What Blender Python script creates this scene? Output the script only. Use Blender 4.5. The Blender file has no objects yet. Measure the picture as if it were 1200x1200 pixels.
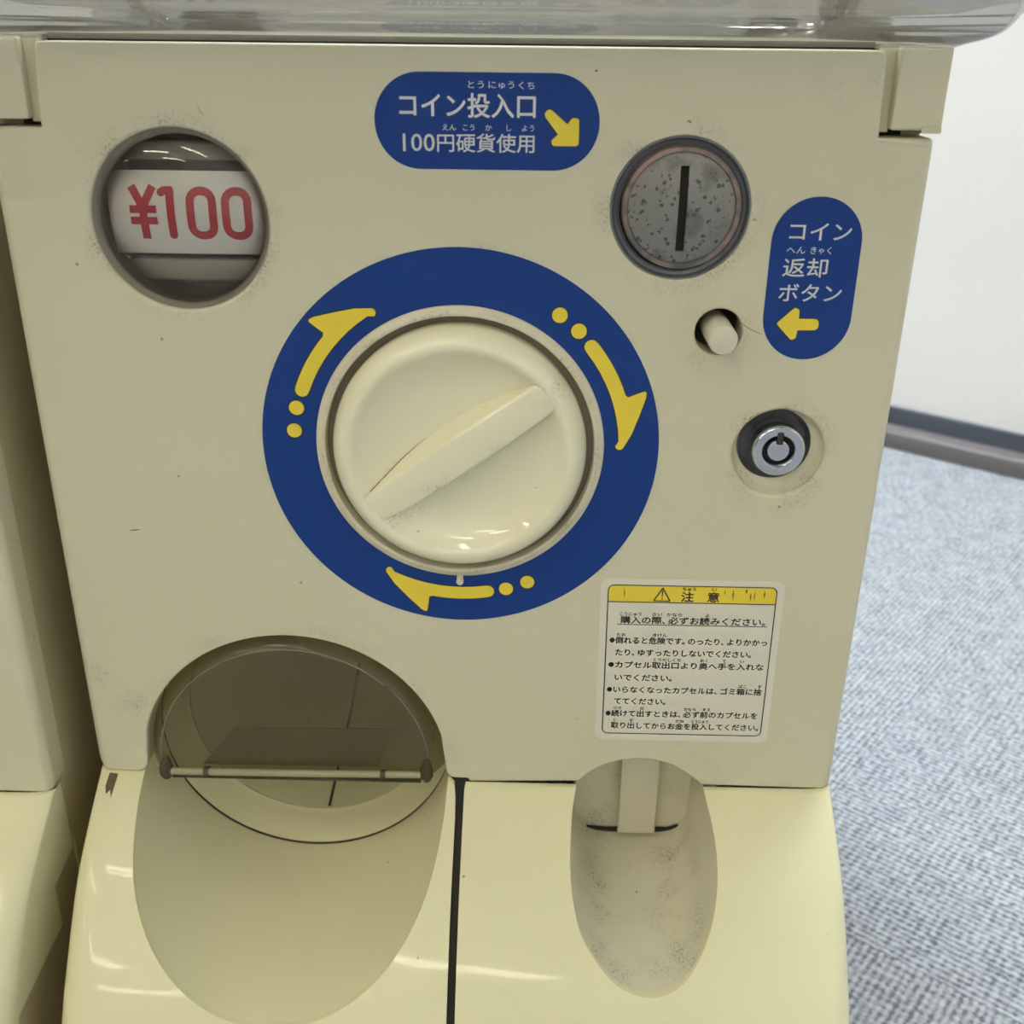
import bpy, bmesh, math, random
from mathutils import Vector, Matrix, Euler
random.seed(7)
scene = bpy.context.scene
COL = scene.collection
FLOOR = -0.31            # floor level in the machine's own coordinates (origin: middle of the front panel)
UP = -FLOOR

# ---------------------------------------------------------------- camera
PITCH, ROLL, YAW = 0.424254, -0.010464, 0.021050
cam_data = bpy.data.cameras.new('camera')
cam_data.sensor_width = 36.0
cam_data.lens = 36.0 * 1264.12 / 1200.0
cam_data.clip_start = 0.01
cam_data.clip_end = 50
cam_data.dof.use_dof = True
cam_data.dof.focus_distance = 0.375
cam_data.dof.aperture_fstop = 16.0
cam = bpy.data.objects.new('camera', cam_data)
COL.objects.link(cam)
M3 = (Matrix.Rotation(YAW, 3, 'Z') @ Matrix.Rotation(ROLL, 3, 'Y') @ Matrix.Rotation(-PITCH, 3, 'X')
      @ Matrix(((1, 0, 0), (0, 0, -1), (0, 1, 0))))
cam.matrix_world = Matrix.Translation((0.02373, -0.34563, 0.10723 + UP)) @ M3.to_4x4()
scene.camera = cam

# ---------------------------------------------------------------- exposure, world
vs = scene.view_settings
vs.view_transform = 'Standard'
vs.look = 'None'
vs.gamma = 1.0
vs.use_curve_mapping = False
vs.exposure = 0.45
world = bpy.data.worlds.new('world')
scene.world = world
world.use_nodes = True
world.node_tree.nodes['Background'].inputs[0].default_value = (0.80, 0.88, 1.0, 1)
world.node_tree.nodes['Background'].inputs[1].default_value = 1.0

# room frame: u along the back wall, v towards it
TH = math.radians(-38.1)
U = Vector((math.cos(TH), math.sin(TH), 0))
V = Vector((-math.sin(TH), math.cos(TH), 0))
def room(u, v, z=0.0):
    p = U * u + V * v
    return Vector((p.x, p.y, z))
WALL_V, U0, U1, V0, CEIL = 0.895, -3.4, 2.4, -5.4, 2.45

LAMP = 21.5        # warm white tubes over the middle of the room
LAMP_COOL = 155.0  # unseen cool tubes added by the back wall to brighten it and the carpet

# ---------------------------------------------------------------- materials
def newmat(name):
    m = bpy.data.materials.new(name)
    m.use_nodes = True
    nt = m.node_tree
    return m, nt, nt.nodes['Principled BSDF']
def N(nt, typ, **kw):
    n = nt.nodes.new(typ)
    for k, v in kw.items():
        if k.startswith('i_'):
            n.inputs[k[2:].replace('_', ' ')].default_value = v
        else:
            setattr(n, k, v)
    return n
def L(nt, a, b):
    nt.links.new(a, b)
def flat(name, col, rough=0.5, metal=0.0, coat=0.0, spec=0.5):
    m, nt, b = newmat(name)
    b.inputs['Base Color'].default_value = (*col, 1)
    b.inputs['Roughness'].default_value = rough
    b.inputs['Metallic'].default_value = metal
    b.inputs['Coat Weight'].default_value = coat
    b.inputs['Coat Roughness'].default_value = 0.08
    b.inputs['Specular IOR Level'].default_value = spec
    # faint procedural wear in the gloss
    nz = N(nt, 'ShaderNodeTexNoise'); nz.inputs['Scale'].default_value = 90
    tc = N(nt, 'ShaderNodeTexCoord'); L(nt, tc.outputs['Object'], nz.inputs['Vector'])
    mr = N(nt, 'ShaderNodeMapRange'); mr.inputs['To Min'].default_value = rough * 0.85; mr.inputs['To Max'].default_value = min(1, rough * 1.15)
    L(nt, nz.outputs['Fac'], mr.inputs['Value']); L(nt, mr.outputs['Result'], b.inputs['Roughness'])
    return m
def math_node(nt, op, a, b=None, clamp=False):
    n = nt.nodes.new('ShaderNodeMath'); n.operation = op; n.use_clamp = clamp
    for i, v in enumerate((a, b)):
        if v is None: continue
        if isinstance(v, (int, float)): n.inputs[i].default_value = v
        else: nt.links.new(v, n.inputs[i])
    return n.outputs[0]
def plastic(name, col, col2, rough, features=(), speck=0.5, coat=0.0, dirt=(0.05, 0.045, 0.03), streak=True):
    """aged plastic: slow mottling, fine specks, grime (on the knob also painted shade) gathered round given circles (x, z, r, width, amount)"""
    m, nt, b = newmat(name)
    tc = N(nt, 'ShaderNodeTexCoord')
    P = tc.outputs['Object']
    sep = N(nt, 'ShaderNodeSeparateXYZ'); L(nt, P, sep.inputs[0])
    big = N(nt, 'ShaderNodeTexNoise'); big.inputs['Scale'].default_value = 7; big.inputs['Detail'].default_value = 3
    L(nt, P, big.inputs['Vector'])
    mix = N(nt, 'ShaderNodeMix', data_type='RGBA')
    mix.inputs['A'].default_value = (*col, 1); mix.inputs['B'].default_value = (*col2, 1)
    L(nt, big.outputs['Fac'], mix.inputs['Factor'])
    # fine specks
    sp = N(nt, 'ShaderNodeTexVoronoi'); sp.inputs['Scale'].default_value = 95
    L(nt, P, sp.inputs['Vector'])
    gate = N(nt, 'ShaderNodeTexNoise'); gate.inputs['Scale'].default_value = 60; gate.inputs['Detail'].default_value = 2
    L(nt, P, gate.inputs['Vector'])
    a = math_node(nt, 'LESS_THAN', sp.outputs['Distance'], 0.055)
    g = math_node(nt, 'GREATER_THAN', gate.outputs['Fac'], 0.60)
    mask = math_node(nt, 'MULTIPLY', math_node(nt, 'MULTIPLY', a, g), speck)
    if features:
        fine = N(nt, 'ShaderNodeTexNoise'); fine.inputs['Scale'].default_value = 900; fine.inputs['Detail'].default_value = 4; fine.inputs['Roughness'].default_value = 0.7
        L(nt, P, fine.inputs['Vector'])
        mid = N(nt, 'ShaderNodeTexNoise'); mid.inputs['Scale'].default_value = 70; mid.inputs['Detail'].default_value = 3
        L(nt, P, mid.inputs['Vector'])
        fm = N(nt, 'ShaderNodeMapRange'); fm.inputs['From Min'].default_value = 0.50; fm.inputs['From Max'].default_value = 0.68
        L(nt, fine.outputs['Fac'], fm.inputs['Value'])
        mm = N(nt, 'ShaderNodeMapRange'); mm.inputs['From Min'].default_value = 0.44; mm.inputs['From Max'].default_value = 0.66
        L(nt, mid.outputs['Fac'], mm.inputs['Value'])
        grime = math_node(nt, 'MULTIPLY', fm.outputs[0], mm.outputs[0])
        grime = math_node(nt, 'ADD', math_node(nt, 'MULTIPLY', grime, 0.85), math_node(nt, 'MULTIPLY', mm.outputs[0], 0.12))
        tot = None
        for (fx, fz, fr, fw, fa) in features:
            dx = math_node(nt, 'SUBTRACT', sep.outputs['X'], fx)
            dz = math_node(nt, 'SUBTRACT', sep.outputs['Z'], fz + UP)
            d = math_node(nt, 'SQRT', math_node(nt, 'ADD', math_node(nt, 'MULTIPLY', dx, dx), math_node(nt, 'MULTIPLY', dz, dz)))
            d = math_node(nt, 'ABSOLUTE', math_node(nt, 'SUBTRACT', d, fr))
            w = math_node(nt, 'SUBTRACT', 1.0, math_node(nt, 'DIVIDE', d, fw), clamp=True)
            w = math_node(nt, 'MULTIPLY', w, fa)
            tot = w if tot is None else math_node(nt, 'MAXIMUM', tot, w)
        mask = math_node(nt, 'MAXIMUM', mask, math_node(nt, 'MULTIPLY', grime, tot), clamp=True)
    mix2 = N(nt, 'ShaderNodeMix', data_type='RGBA')
    L(nt, mask, mix2.inputs['Factor']); L(nt, mix.outputs['Result'], mix2.inputs['A'])
    mix2.inputs['B'].default_value = (*dirt, 1)
    L(nt, mix2.outputs['Result'], b.inputs['Base Color'])
    b.inputs['Roughness'].default_value = rough
    b.inputs['Coat Weight'].default_value = coat
    b.inputs['Coat Roughness'].default_value = 0.06
    bump = N(nt, 'ShaderNodeBump'); bump.inputs['Strength'].default_value = 0.05; bump.inputs['Distance'].default_value = 0.0006
    bn = N(nt, 'ShaderNodeTexNoise'); bn.inputs['Scale'].default_value = 160
    L(nt, P, bn.inputs['Vector']); L(nt, bn.outputs['Fac'], bump.inputs['Height']); L(nt, bump.outputs[0], b.inputs['Normal'])
    return m
def two_tone(name, c1, c2, scale, lo, hi, rough, metal):
    m, nt, b = newmat(name)
    tc = N(nt, 'ShaderNodeTexCoord'); n = N(nt, 'ShaderNodeTexNoise'); n.inputs['Scale'].default_value = scale; n.inputs['Detail'].default_value = 6
    L(nt, tc.outputs['Object'], n.inputs['Vector'])
    r = N(nt, 'ShaderNodeMapRange'); r.inputs['From Min'].default_value = lo; r.inputs['From Max'].default_value = hi
    L(nt, n.outputs['Fac'], r.inputs['Value'])
    x = N(nt, 'ShaderNodeMix', data_type='RGBA'); x.inputs['A'].default_value = (*c1, 1); x.inputs['B'].default_value = (*c2, 1)
    L(nt, r.outputs[0], x.inputs['Factor']); L(nt, x.outputs['Result'], b.inputs['Base Color'])
    b.inputs['Roughness'].default_value = rough; b.inputs['Metallic'].default_value = metal
    return m
def clear(name, tint, gloss_rough=0.03, body=0.0, body_col=(0.8, 0.8, 0.78), ior=1.45, refl=1.0):
    """clear plastic sheet: tinted transmission, surface reflection, a little milky body"""
    m = bpy.data.materials.new(name); m.use_nodes = True
    nt = m.node_tree; nt.nodes.clear()
    out = nt.nodes.new('ShaderNodeOutputMaterial')
    tr = nt.nodes.new('ShaderNodeBsdfTransparent'); tr.inputs[0].default_value = (*tint, 1)
    gl = nt.nodes.new('ShaderNodeBsdfGlossy'); gl.inputs['Roughness'].default_value = gloss_rough
    df = nt.nodes.new('ShaderNodeBsdfDiffuse')
    nz = nt.nodes.new('ShaderNodeTexNoise'); nz.inputs['Scale'].default_value = 25; nz.inputs['Detail'].default_value = 4
    tc = nt.nodes.new('ShaderNodeTexCoord'); L(nt, tc.outputs['Object'], nz.inputs['Vector'])
    mx = N(nt, 'ShaderNodeMix', data_type='RGBA'); mx.inputs['A'].default_value = (*[c * 0.85 for c in body_col], 1); mx.inputs['B'].default_value = (*body_col, 1)
    L(nt, nz.outputs['Fac'], mx.inputs['Factor']); L(nt, mx.outputs['Result'], df.inputs['Color'])
    m1 = nt.nodes.new('ShaderNodeMixShader'); m1.inputs[0].default_value = body
    L(nt, tr.outputs[0], m1.inputs[1]); L(nt, df.outputs[0], m1.inputs[2])
    fr = nt.nodes.new('ShaderNodeFresnel'); fr.inputs['IOR'].default_value = ior
    f2 = math_node(nt, 'MULTIPLY', fr.outputs[0], refl, clamp=True)
    m2 = nt.nodes.new('ShaderNodeMixShader')
    L(nt, f2, m2.inputs[0]); L(nt, m1.outputs[0], m2.inputs[1]); L(nt, gl.outputs[0], m2.inputs[2])
    L(nt, m2.outputs[0], out.inputs['Surface'])
    return m
def emission(name, col, strength):
    m = bpy.data.materials.new(name); m.use_nodes = True
    nt = m.node_tree; nt.nodes.clear()
    out = nt.nodes.new('ShaderNodeOutputMaterial'); e = nt.nodes.new('ShaderNodeEmission')
    e.inputs[0].default_value = (*col, 1); e.inputs[1].default_value = strength
    L(nt, e.outputs[0], out.inputs['Surface'])
    return m

IVORY, IVORY2 = (0.67, 0.63, 0.445), (0.62, 0.58, 0.41)
GRIME = [(-0.0878, 0.0496, 0.0290, 0.0050, 0.9), (0.0694, 0.0554, 0.0228, 0.0055, 0.9), (0.0847, 0.0167, 0.008, 0.009, 0.55),
         (0.1085, -0.0255, 0.0165, 0.007, 0.9), (-0.066, -0.161, 0.0625, 0.005, 0.45), (-0.125, -0.135, 0.0, 0.012, 0.9),
         (-0.1363, -0.1178, 0.0, 0.010, 0.7), (0.0, -0.0249, 0.0680, 0.0022, 0.5), (-0.110, 0.062, 0.004, 0.012, 0.35),
         (0.118, 0.094, 0.004, 0.012, 0.5), (-0.012, -0.15, 0.004, 0.010, 0.6), (0.07, 0.078, 0.0, 0.012, 0.45),
         (0.07, -0.18, 0.036, 0.004, 0.25)]
M = {}
M['panel'] = plastic('ivory_panel_plastic', IVORY, IVORY2, 0.42, GRIME, speck=0.55)
M['rim'] = plastic('ivory_rim_plastic', IVORY, IVORY2, 0.38, [(0.1085, -0.0250, 0.0138, 0.0040, 1.0)], speck=0.2)
M['shell'] = plastic('glossy_yellowed_shell', (0.78, 0.745, 0.47), (0.73, 0.70, 0.44), 0.42, (), speck=0.6, coat=0.35)
M['liner'] = plastic('satin_chute_plastic', (0.80, 0.76, 0.50), (0.76, 0.72, 0.47), 0.40, (), speck=0.6)
M['return_liner'] = plastic('soiled_cup_plastic', (0.74, 0.71, 0.53), (0.68, 0.65, 0.49), 0.38,
                            [(0.070, -0.2085, 0.016, 0.016, 0.9), (0.060, -0.19, 0.01, 0.012, 0.5), (0.080, -0.198, 0.008, 0.010, 0.5)], speck=0.9)
M['knob'] = plastic('glossy_cream_knob', (0.85, 0.81, 0.57), (0.82, 0.78, 0.545), 0.40,
                    [(0.030, 0.008, 0.004, 0.014, 0.75), (-0.0215, -0.0480, 0.001, 0.0060, 1.0), (-0.0150, -0.0432, 0.001, 0.0060, 1.0), (-0.0080, -0.0382, 0.001, 0.0052, 0.9), (-0.0010, -0.0332, 0.001, 0.0045, 0.7), (0.006, -0.0282, 0.001, 0.004, 0.5), (0.014, -0.0225, 0.001, 0.0035, 0.35)], speck=0.4, coat=1.0)  # circles below the grip paint its shade together with dirt
M['collar'] = plastic('worn_collar_plastic', (0.72, 0.66, 0.48), (0.64, 0.59, 0.43), 0.4, [(0, -0.0249, 0.0470, 0.0022, 0.8)], speck=0.5)
M['dark_gap'] = flat('dark_gap', (0.028, 0.024, 0.018), 0.8)
M['groove'] = flat('brown_grimy_groove', (0.22, 0.18, 0.13), 0.6)
M['blue'] = flat('blue_sticker_vinyl', (0.0045, 0.039, 0.215), 0.42, spec=0.28)
M['yellow'] = flat('yellow_print', (0.80, 0.62, 0.045), 0.38)
M['outline'] = flat('dark_outline_print', (0.012, 0.016, 0.035), 0.4)
M['white_print'] = flat('white_print', (0.82, 0.82, 0.80), 0.4)
M['white_vinyl'] = flat('white_sticker_vinyl', (0.72, 0.69, 0.56), 0.4)
M['vinyl_edge'] = flat('clear_sticker_edge', (0.64, 0.60, 0.46), 0.3)
M['black_print'] = flat('black_print', (0.035, 0.03, 0.025), 0.45)
M['red'] = flat('red_print', (0.50, 0.018, 0.035), 0.4)
M['card'] = flat('white_price_card', (0.86, 0.82, 0.78), 0.4)
M['cup_grey'] = plastic('grey_window_cup', (0.46, 0.43, 0.34), (0.40, 0.375, 0.30), 0.5, (), speck=0.2)
M['lens'] = clear('clear_domed_lens', (0.96, 0.96, 0.93), 0.02, 0.03, (0.6, 0.58, 0.5), 1.5, 1.0)
M['lens_rim'] = flat('lens_rim_plastic', (0.33, 0.315, 0.25), 0.3)
M['smoke'] = clear('smoky_clear_flap', (0.50, 0.46, 0.34), 0.05, 0.25, (0.25, 0.22, 0.14), 1.45, 0.8)
M['smoke_shelf'] = clear('milky_flap_shelf', (0.65, 0.61, 0.48), 0.1, 0.45, (0.80, 0.75, 0.56), 1.45, 1.3)
M['smoke_edge'] = clear('flap_edge_highlight', (0.5, 0.46, 0.34), 0.06, 0.5, (0.40, 0.36, 0.25), 1.45, 1.2)
M['smoke_bar'] = clear('frosted_flap_bar', (0.66, 0.62, 0.46), 0.15, 0.6, (0.56, 0.51, 0.33), 1.45, 1.0)
M['smoke_dark'] = clear('dark_flap_end', (0.40, 0.36, 0.26), 0.15, 0.55, (0.14, 0.12, 0.075), 1.4, 0.35)
M['case'] = clear('milky_capsule_case', (0.78, 0.78, 0.78), 0.05, 0.42, (0.56, 0.53, 0.42), 1.75, 1.6)
M['case_top'] = clear('clear_capsule_case', (0.92, 0.92, 0.92), 0.03, 0.06, (0.8, 0.8, 0.8), 1.45, 1.0)
M['bezel'] = flat('dark_grey_metal_bezel', (0.17, 0.175, 0.185), 0.42, 0.4)
M['chrome'] = flat('chrome', (0.62, 0.64, 0.68), 0.16, 1.0)
M['lock_cup'] = flat('dark_grey_lock_cup', (0.055, 0.06, 0.07), 0.5)
M['key_cup'] = two_tone('grimy_key_cup', (0.16, 0.165, 0.17), (0.08, 0.08, 0.075), 120, 0.4, 0.65, 0.45, 0.2)
M['copper'] = two_tone('worn_copper_ring', (0.12, 0.12, 0.12), (0.34, 0.23, 0.20), 95, 0.42, 0.58, 0.5, 0.4)
M['button'] = flat('ivory_button', (0.66, 0.62, 0.48), 0.25, coat=0.3)
M['rust'] = flat('brown_tape_residue', (0.12, 0.075, 0.035), 0.6)
M['body'] = plastic('shaded_body_plastic', (0.50, 0.46, 0.31), (0.45, 0.41, 0.28), 0.45, (), speck=0.3)
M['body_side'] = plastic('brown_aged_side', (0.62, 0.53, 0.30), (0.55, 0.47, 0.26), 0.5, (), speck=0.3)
M['tab'] = flat('pale_coin_flap', (0.66, 0.62, 0.47), 0.35)
M['wall'] = flat('white_painted_wall', (0.90, 0.90, 0.90), 0.7)
M['wall_dim'] = flat('brown_grey_wall', (0.27, 0.265, 0.25), 0.7)
M['ceiling'] = flat('white_ceiling', (0.66, 0.64, 0.60), 0.8)
M['plinth'] = flat('brown_grey_skirting', (0.16, 0.145, 0.145), 0.35)
M['skirt'] = flat('slate_skirting', (0.075, 0.09, 0.12), 0.5)
M['lamp_body'] = flat('white_lamp_housing', (0.8, 0.8, 0.78), 0.5)
M['tube'] = emission('fluorescent_tube', (1.0, 0.925, 0.74), LAMP)
M['cool_tube'] = emission('added_cool_tube', (0.80, 0.90, 1.0), LAMP_COOL)

# pitted steel of the coin plate
m, nt, b = newmat('pitted_steel')
tc = N(nt, 'ShaderNodeTexCoord')
n1 = N(nt, 'ShaderNodeTexNoise'); n1.inputs['Scale'].default_value = 420; n1.inputs['Detail'].default_value = 5
n2 = N(nt, 'ShaderNodeTexNoise'); n2.inputs['Scale'].default_value = 75; n2.inputs['Detail'].default_value = 4
n3 = N(nt, 'ShaderNodeTexVoronoi'); n3.inputs['Scale'].default_value = 520
for q in (n1, n2, n3): L(nt, tc.outputs['Object'], q.inputs['Vector'])
r1 = N(nt, 'ShaderNodeMapRange'); r1.inputs['From Min'].default_value = 0.50; r1.inputs['From Max'].default_value = 0.66; L(nt, n2.outputs['Fac'], r1.inputs['Value'])
pit = math_node(nt, 'LESS_THAN', n3.outputs['Distance'], 0.36)
gt = math_node(nt, 'GREATER_THAN', n1.outputs['Fac'], 0.52)
mask = math_node(nt, 'MAXIMUM', math_node(nt, 'MULTIPLY', pit, gt), r1.outputs[0], clamp=True)
mask = math_node(nt, 'MULTIPLY', mask, 0.8)
mx = N(nt, 'ShaderNodeMix', data_type='RGBA'); mx.inputs['A'].default_value = (0.26, 0.25, 0.225, 1); mx.inputs['B'].default_value = (0.07, 0.075, 0.065, 1)
L(nt, mask, mx.inputs['Factor']); L(nt, mx.outputs['Result'], b.inputs['Base Color'])
b.inputs['Metallic'].default_value = 0.75
r2 = N(nt, 'ShaderNodeMapRange'); r2.inputs['To Min'].default_value = 0.40; r2.inputs['To Max'].default_value = 0.6; L(nt, mask, r2.inputs['Value'])
L(nt, r2.outputs[0], b.inputs['Roughness'])
bp = N(nt, 'ShaderNodeBump'); bp.inputs['Strength'].default_value = 0.35; bp.inputs['Distance'].default_value = 0.0004
L(nt, n1.outputs['Fac'], bp.inputs['Height']); L(nt, bp.outputs[0], b.inputs['Normal'])
M['steel'] = m

# carpet: rows of grey looped yarn
m, nt, b = newmat('grey_loop_carpet')
tc = N(nt, 'ShaderNodeTexCoord')
warp = N(nt, 'ShaderNodeTexNoise'); warp.inputs['Scale'].default_value = 130; warp.inputs['Detail'].default_value = 2
L(nt, tc.outputs['Object'], warp.inputs['Vector'])
vadd = N(nt, 'ShaderNodeVectorMath', operation='MULTIPLY_ADD')
L(nt, warp.outputs['Color'], vadd.inputs[0]); vadd.inputs[1].default_value = (0.0016, 0.0016, 0); L(nt, tc.outputs['Object'], vadd.inputs[2])
sp = N(nt, 'ShaderNodeSeparateXYZ'); L(nt, vadd.outputs[0], sp.inputs[0])
row = math_node(nt, 'SINE', math_node(nt, 'MULTIPLY', sp.outputs['X'], 2 * math.pi / 0.0038))
loop = math_node(nt, 'SINE', math_node(nt, 'MULTIPLY', sp.outputs['Y'], 2 * math.pi / 0.0045))
h = math_node(nt, 'ADD', math_node(nt, 'MULTIPLY', row, 0.26), math_node(nt, 'MULTIPLY', loop, 0.13))
yn = N(nt, 'ShaderNodeTexNoise'); yn.inputs['Scale'].default_value = 270; yn.inputs['Detail'].default_value = 3
L(nt, tc.outputs['Object'], yn.inputs['Vector'])
yn2 = N(nt, 'ShaderNodeTexNoise'); yn2.inputs['Scale'].default_value = 55; yn2.inputs['Detail'].default_value = 3
L(nt, tc.outputs['Object'], yn2.inputs['Vector'])
hh = math_node(nt, 'ADD', h, math_node(nt, 'MULTIPLY', math_node(nt, 'SUBTRACT', yn.outputs['Fac'], 0.5), 2.2))
hh = math_node(nt, 'ADD', hh, math_node(nt, 'MULTIPLY', math_node(nt, 'SUBTRACT', yn2.outputs['Fac'], 0.5), 0.7))
hh = math_node(nt, 'ADD', hh, 0.5, clamp=True)
cr = N(nt, 'ShaderNodeValToRGB')
cr.color_ramp.elements[0].position = 0.0; cr.color_ramp.elements[0].color = (0.12, 0.125, 0.14, 1)
cr.color_ramp.elements[1].position = 1.0; cr.color_ramp.elements[1].color = (0.41, 0.425, 0.445, 1)
e = cr.color_ramp.elements.new(0.45); e.color = (0.27, 0.28, 0.30, 1)
L(nt, hh, cr.inputs['Fac']); L(nt, cr.outputs['Color'], b.inputs['Base Color'])
b.inputs['Roughness'].default_value = 0.95; b.inputs['Specular IOR Level'].default_value = 0.1
bp = N(nt, 'ShaderNodeBump'); bp.inputs['Strength'].default_value = 0.6; bp.inputs['Distance'].default_value = 0.0012
L(nt, hh, bp.inputs['Height']); L(nt, bp.outputs[0], b.inputs['Normal'])
M['carpet'] = m

# ---------------------------------------------------------------- mesh helpers (machine coordinates: x right, y away from the viewer, z up)
def link_mesh(name, bm, mats, parent=None, smooth=35, recalc=True, lift=True):
    if recalc: bmesh.ops.recalc_face_normals(bm, faces=bm.faces[:])
    if lift: bmesh.ops.translate(bm, verts=bm.verts[:], vec=(0, 0, UP))
    me = bpy.data.meshes.new(name)
    bm.to_mesh(me); bm.free()
    if not isinstance(mats, (list, tuple)): mats = [mats]
    for mm in mats: me.materials.append(mm)
    if smooth:
        for p in me.polygons: p.use_smooth = True
        me.set_sharp_from_angle(angle=math.radians(smooth))
    o = bpy.data.objects.new(name, me)
    COL.objects.link(o)
    if parent is not None: o.parent = parent
    return o
def circle(cx, cz, r, n=96, a0=0.0, a1=2 * math.pi, closed=True):
    k = n if closed else n + 1
    return [(cx + r * math.cos(a0 + (a1 - a0) * i / n), cz + r * math.sin(a0 + (a1 - a0) * i / n)) for i in range(k)]
def fillet(pts, seg=5):
    """pts: (x, z, radius) corners of a closed outline -> points"""
    out = []; n = len(pts)
    for i, (x, z, r) in enumerate(pts):
        p = Vector((x, z))
        if r <= 0: out.append((x, z)); continue
        a = Vector(pts[i - 1][:2]) - p; b = Vector(pts[(i + 1) % n][:2]) - p
        la, lb = a.length, b.length
        a.normalize(); b.normalize()
        ang = a.angle(b)
        if ang > math.pi - 0.01: out.append((x, z)); continue
        d = min(r / math.tan(ang / 2), la * 0.499, lb * 0.499)
        s, e = p + a * d, p + b * d
        for k in range(seg + 1):
            t = k / seg
            q = s * (1 - t) ** 2 + p * 2 * t * (1 - t) + e * t ** 2
            out.append((q.x, q.y))
    return out
def rounded(x0, z0, x1, z1, r, seg=6):
    out = []
    for cx, cz, a in ((x1 - r, z0 + r, -90), (x1 - r, z1 - r, 0), (x0 + r, z1 - r, 90), (x0 + r, z0 + r, 180)):
        out += [(cx + r * math.cos(math.radians(a + 90 * k / seg)), cz + r * math.sin(math.radians(a + 90 * k / seg))) for k in range(seg + 1)]
    return out
def spline(pts, seg=5):
    out = []; n = len(pts)
    for i in range(n):
        p0, p1, p2, p3 = (Vector(pts[(i + k) % n]) for k in (-1, 0, 1, 2))
        for k in range(seg):
            t = k / seg
            q = 0.5 * ((2 * p1) + (p2 - p0) * t + (2 * p0 - 5 * p1 + 4 * p2 - p3) * t * t + (3 * p1 - p0 - 3 * p2 + p3) * t ** 3)
            out.append((q.x, q.y))
    return out
def fill(bm, loops, y):
    edges = []
    for lp in loops:
        vs_ = [bm.verts.new((x, y, z)) for x, z in lp]
        edges += [bm.edges.new((vs_[i], vs_[(i + 1) % len(vs_)])) for i in range(len(vs_))]
    res = bmesh.ops.triangle_fill(bm, use_beauty=True, use_dissolve=False, edges=edges, normal=(0, -1, 0))
    return [g for g in res['geom'] if isinstance(g, bmesh.types.BMFace)]
def slab(bm, loops, y0, y1):
    """outline filled at y0 (front) and thickened back to y1"""
    f = fill(bm, loops, y0)
    r = bmesh.ops.extrude_face_region(bm, geom=f)
    vv = [g for g in r['geom'] if isinstance(g, bmesh.types.BMVert)]
    bmesh.ops.translate(bm, verts=vv, vec=(0, y1 - y0, 0))
    return f
def signed_area(p):
    return 0.5 * sum(p[i - 1][0] * p[i][1] - p[i][0] * p[i - 1][1] for i in range(len(p)))
def round_slab(bm, loops, y0, y1, seg=5):
    """plate with rounded front edges; loops = [(points, radius or function of (x, z))], the first is the outline, the rest are openings"""
    edges = []; allr = []
    for li, (pts, rad) in enumerate(loops):
        want = 1 if li == 0 else -1
        if signed_area(pts) * want < 0: pts = pts[::-1]
        q = [p for i, p in enumerate(pts) if math.hypot(p[0] - pts[i - 1][0], p[1] - pts[i - 1][1]) > 1e-5]
        n = len(q); rings = []
        offs = []
        for i in range(n):
            a = Vector(q[i - 1]); p = Vector(q[i]); c = Vector(q[(i + 1) % n])
            d1 = (p - a).normalized(); d2 = (c - p).normalized()
            nn = Vector((-(d1.y + d2.y), d1.x + d2.x)); l = nn.length
            nn = nn / l if l > 1e-6 else Vector((-d1.y, d1.x))
            cosh = max(0.45, nn.dot(Vector((-d1.y, d1.x))))
            r = rad(p.x, p.y) if callable(rad) else rad
            offs.append((nn / cosh, r))
        for k in range(seg + 1):
            ph = math.pi / 2 * k / seg
            rings.append([bm.verts.new((q[i][0] + offs[i][0].x * offs[i][1] * (1 - math.sin(ph)), y0 + offs[i][1] * (1 - math.cos(ph)), q[i][1] + offs[i][0].y * offs[i][1] * (1 - math.sin(ph)))) for i in range(n)])
        rings.append([bm.verts.new((x, y1, z)) for x, z in q])
        allr.append(rings)
        edges += [bm.edges.new((rings[0][i], rings[0][(i + 1) % n])) for i in range(n)]
    bmesh.ops.triangle_fill(bm, use_beauty=True, use_dissolve=False, edges=edges, normal=(0, -1, 0))
    for rings in allr:
        n = len(rings[0])
        for a, b in zip(rings, rings[1:]):
            for i in range(n):
                j = (i + 1) % n; bm.faces.new((a[i], a[j], b[j], b[i]))
def weighted(o):
    w = o.modifiers.new('flat_faces', 'WEIGHTED_NORMAL'); w.keep_sharp = True; w.weight = 100; w.mode = 'FACE_AREA'
def lathe(bm, cx, cz, prof, n=96, cap0=False, cap1=False, mat=None):
    rings = []
    for r, y in prof:
        if r < 1e-6: rings.append([bm.verts.new((cx, y, cz))])
        else: rings.append([bm.verts.new((cx + r * math.cos(2 * math.pi * i / n), y, cz + r * math.sin(2 * math.pi * i / n))) for i in range(n)])
    for k in range(len(rings) - 1):
        a, b = rings[k], rings[k + 1]
        m_ = 0 if mat is None else mat[k]
        for i in range(n):
            j = (i + 1) % n
            if len(a) == 1: f = bm.faces.new((a[0], b[j], b[i]))
            elif len(b) == 1: f = bm.faces.new((a[i], a[j], b[0]))
            else: f = bm.faces.new((a[i], a[j], b[j], b[i]))
            f.material_index = m_
    if cap0: bm.faces.new(rings[0])
    if cap1: bm.faces.new(list(reversed(rings[-1])))
def box(bm, x0, x1, y0, y1, z0, z1, bev=0.0):
    vv = [bm.verts.new((x, y, z)) for x in (x0, x1) for y in (y0, y1) for z in (z0, z1)]
    fs = [(0, 1, 3, 2), (4, 6, 7, 5), (0, 4, 5, 1), (2, 3, 7, 6), (0, 2, 6, 4), (1, 5, 7, 3)]
    ff = [bm.faces.new([vv[i] for i in f]) for f in fs]
    if bev:
        ee = list({e for f in ff for e in f.edges})
        bmesh.ops.bevel(bm, geom=ee, offset=bev, segments=3, affect='EDGES', profile=0.5)
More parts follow.
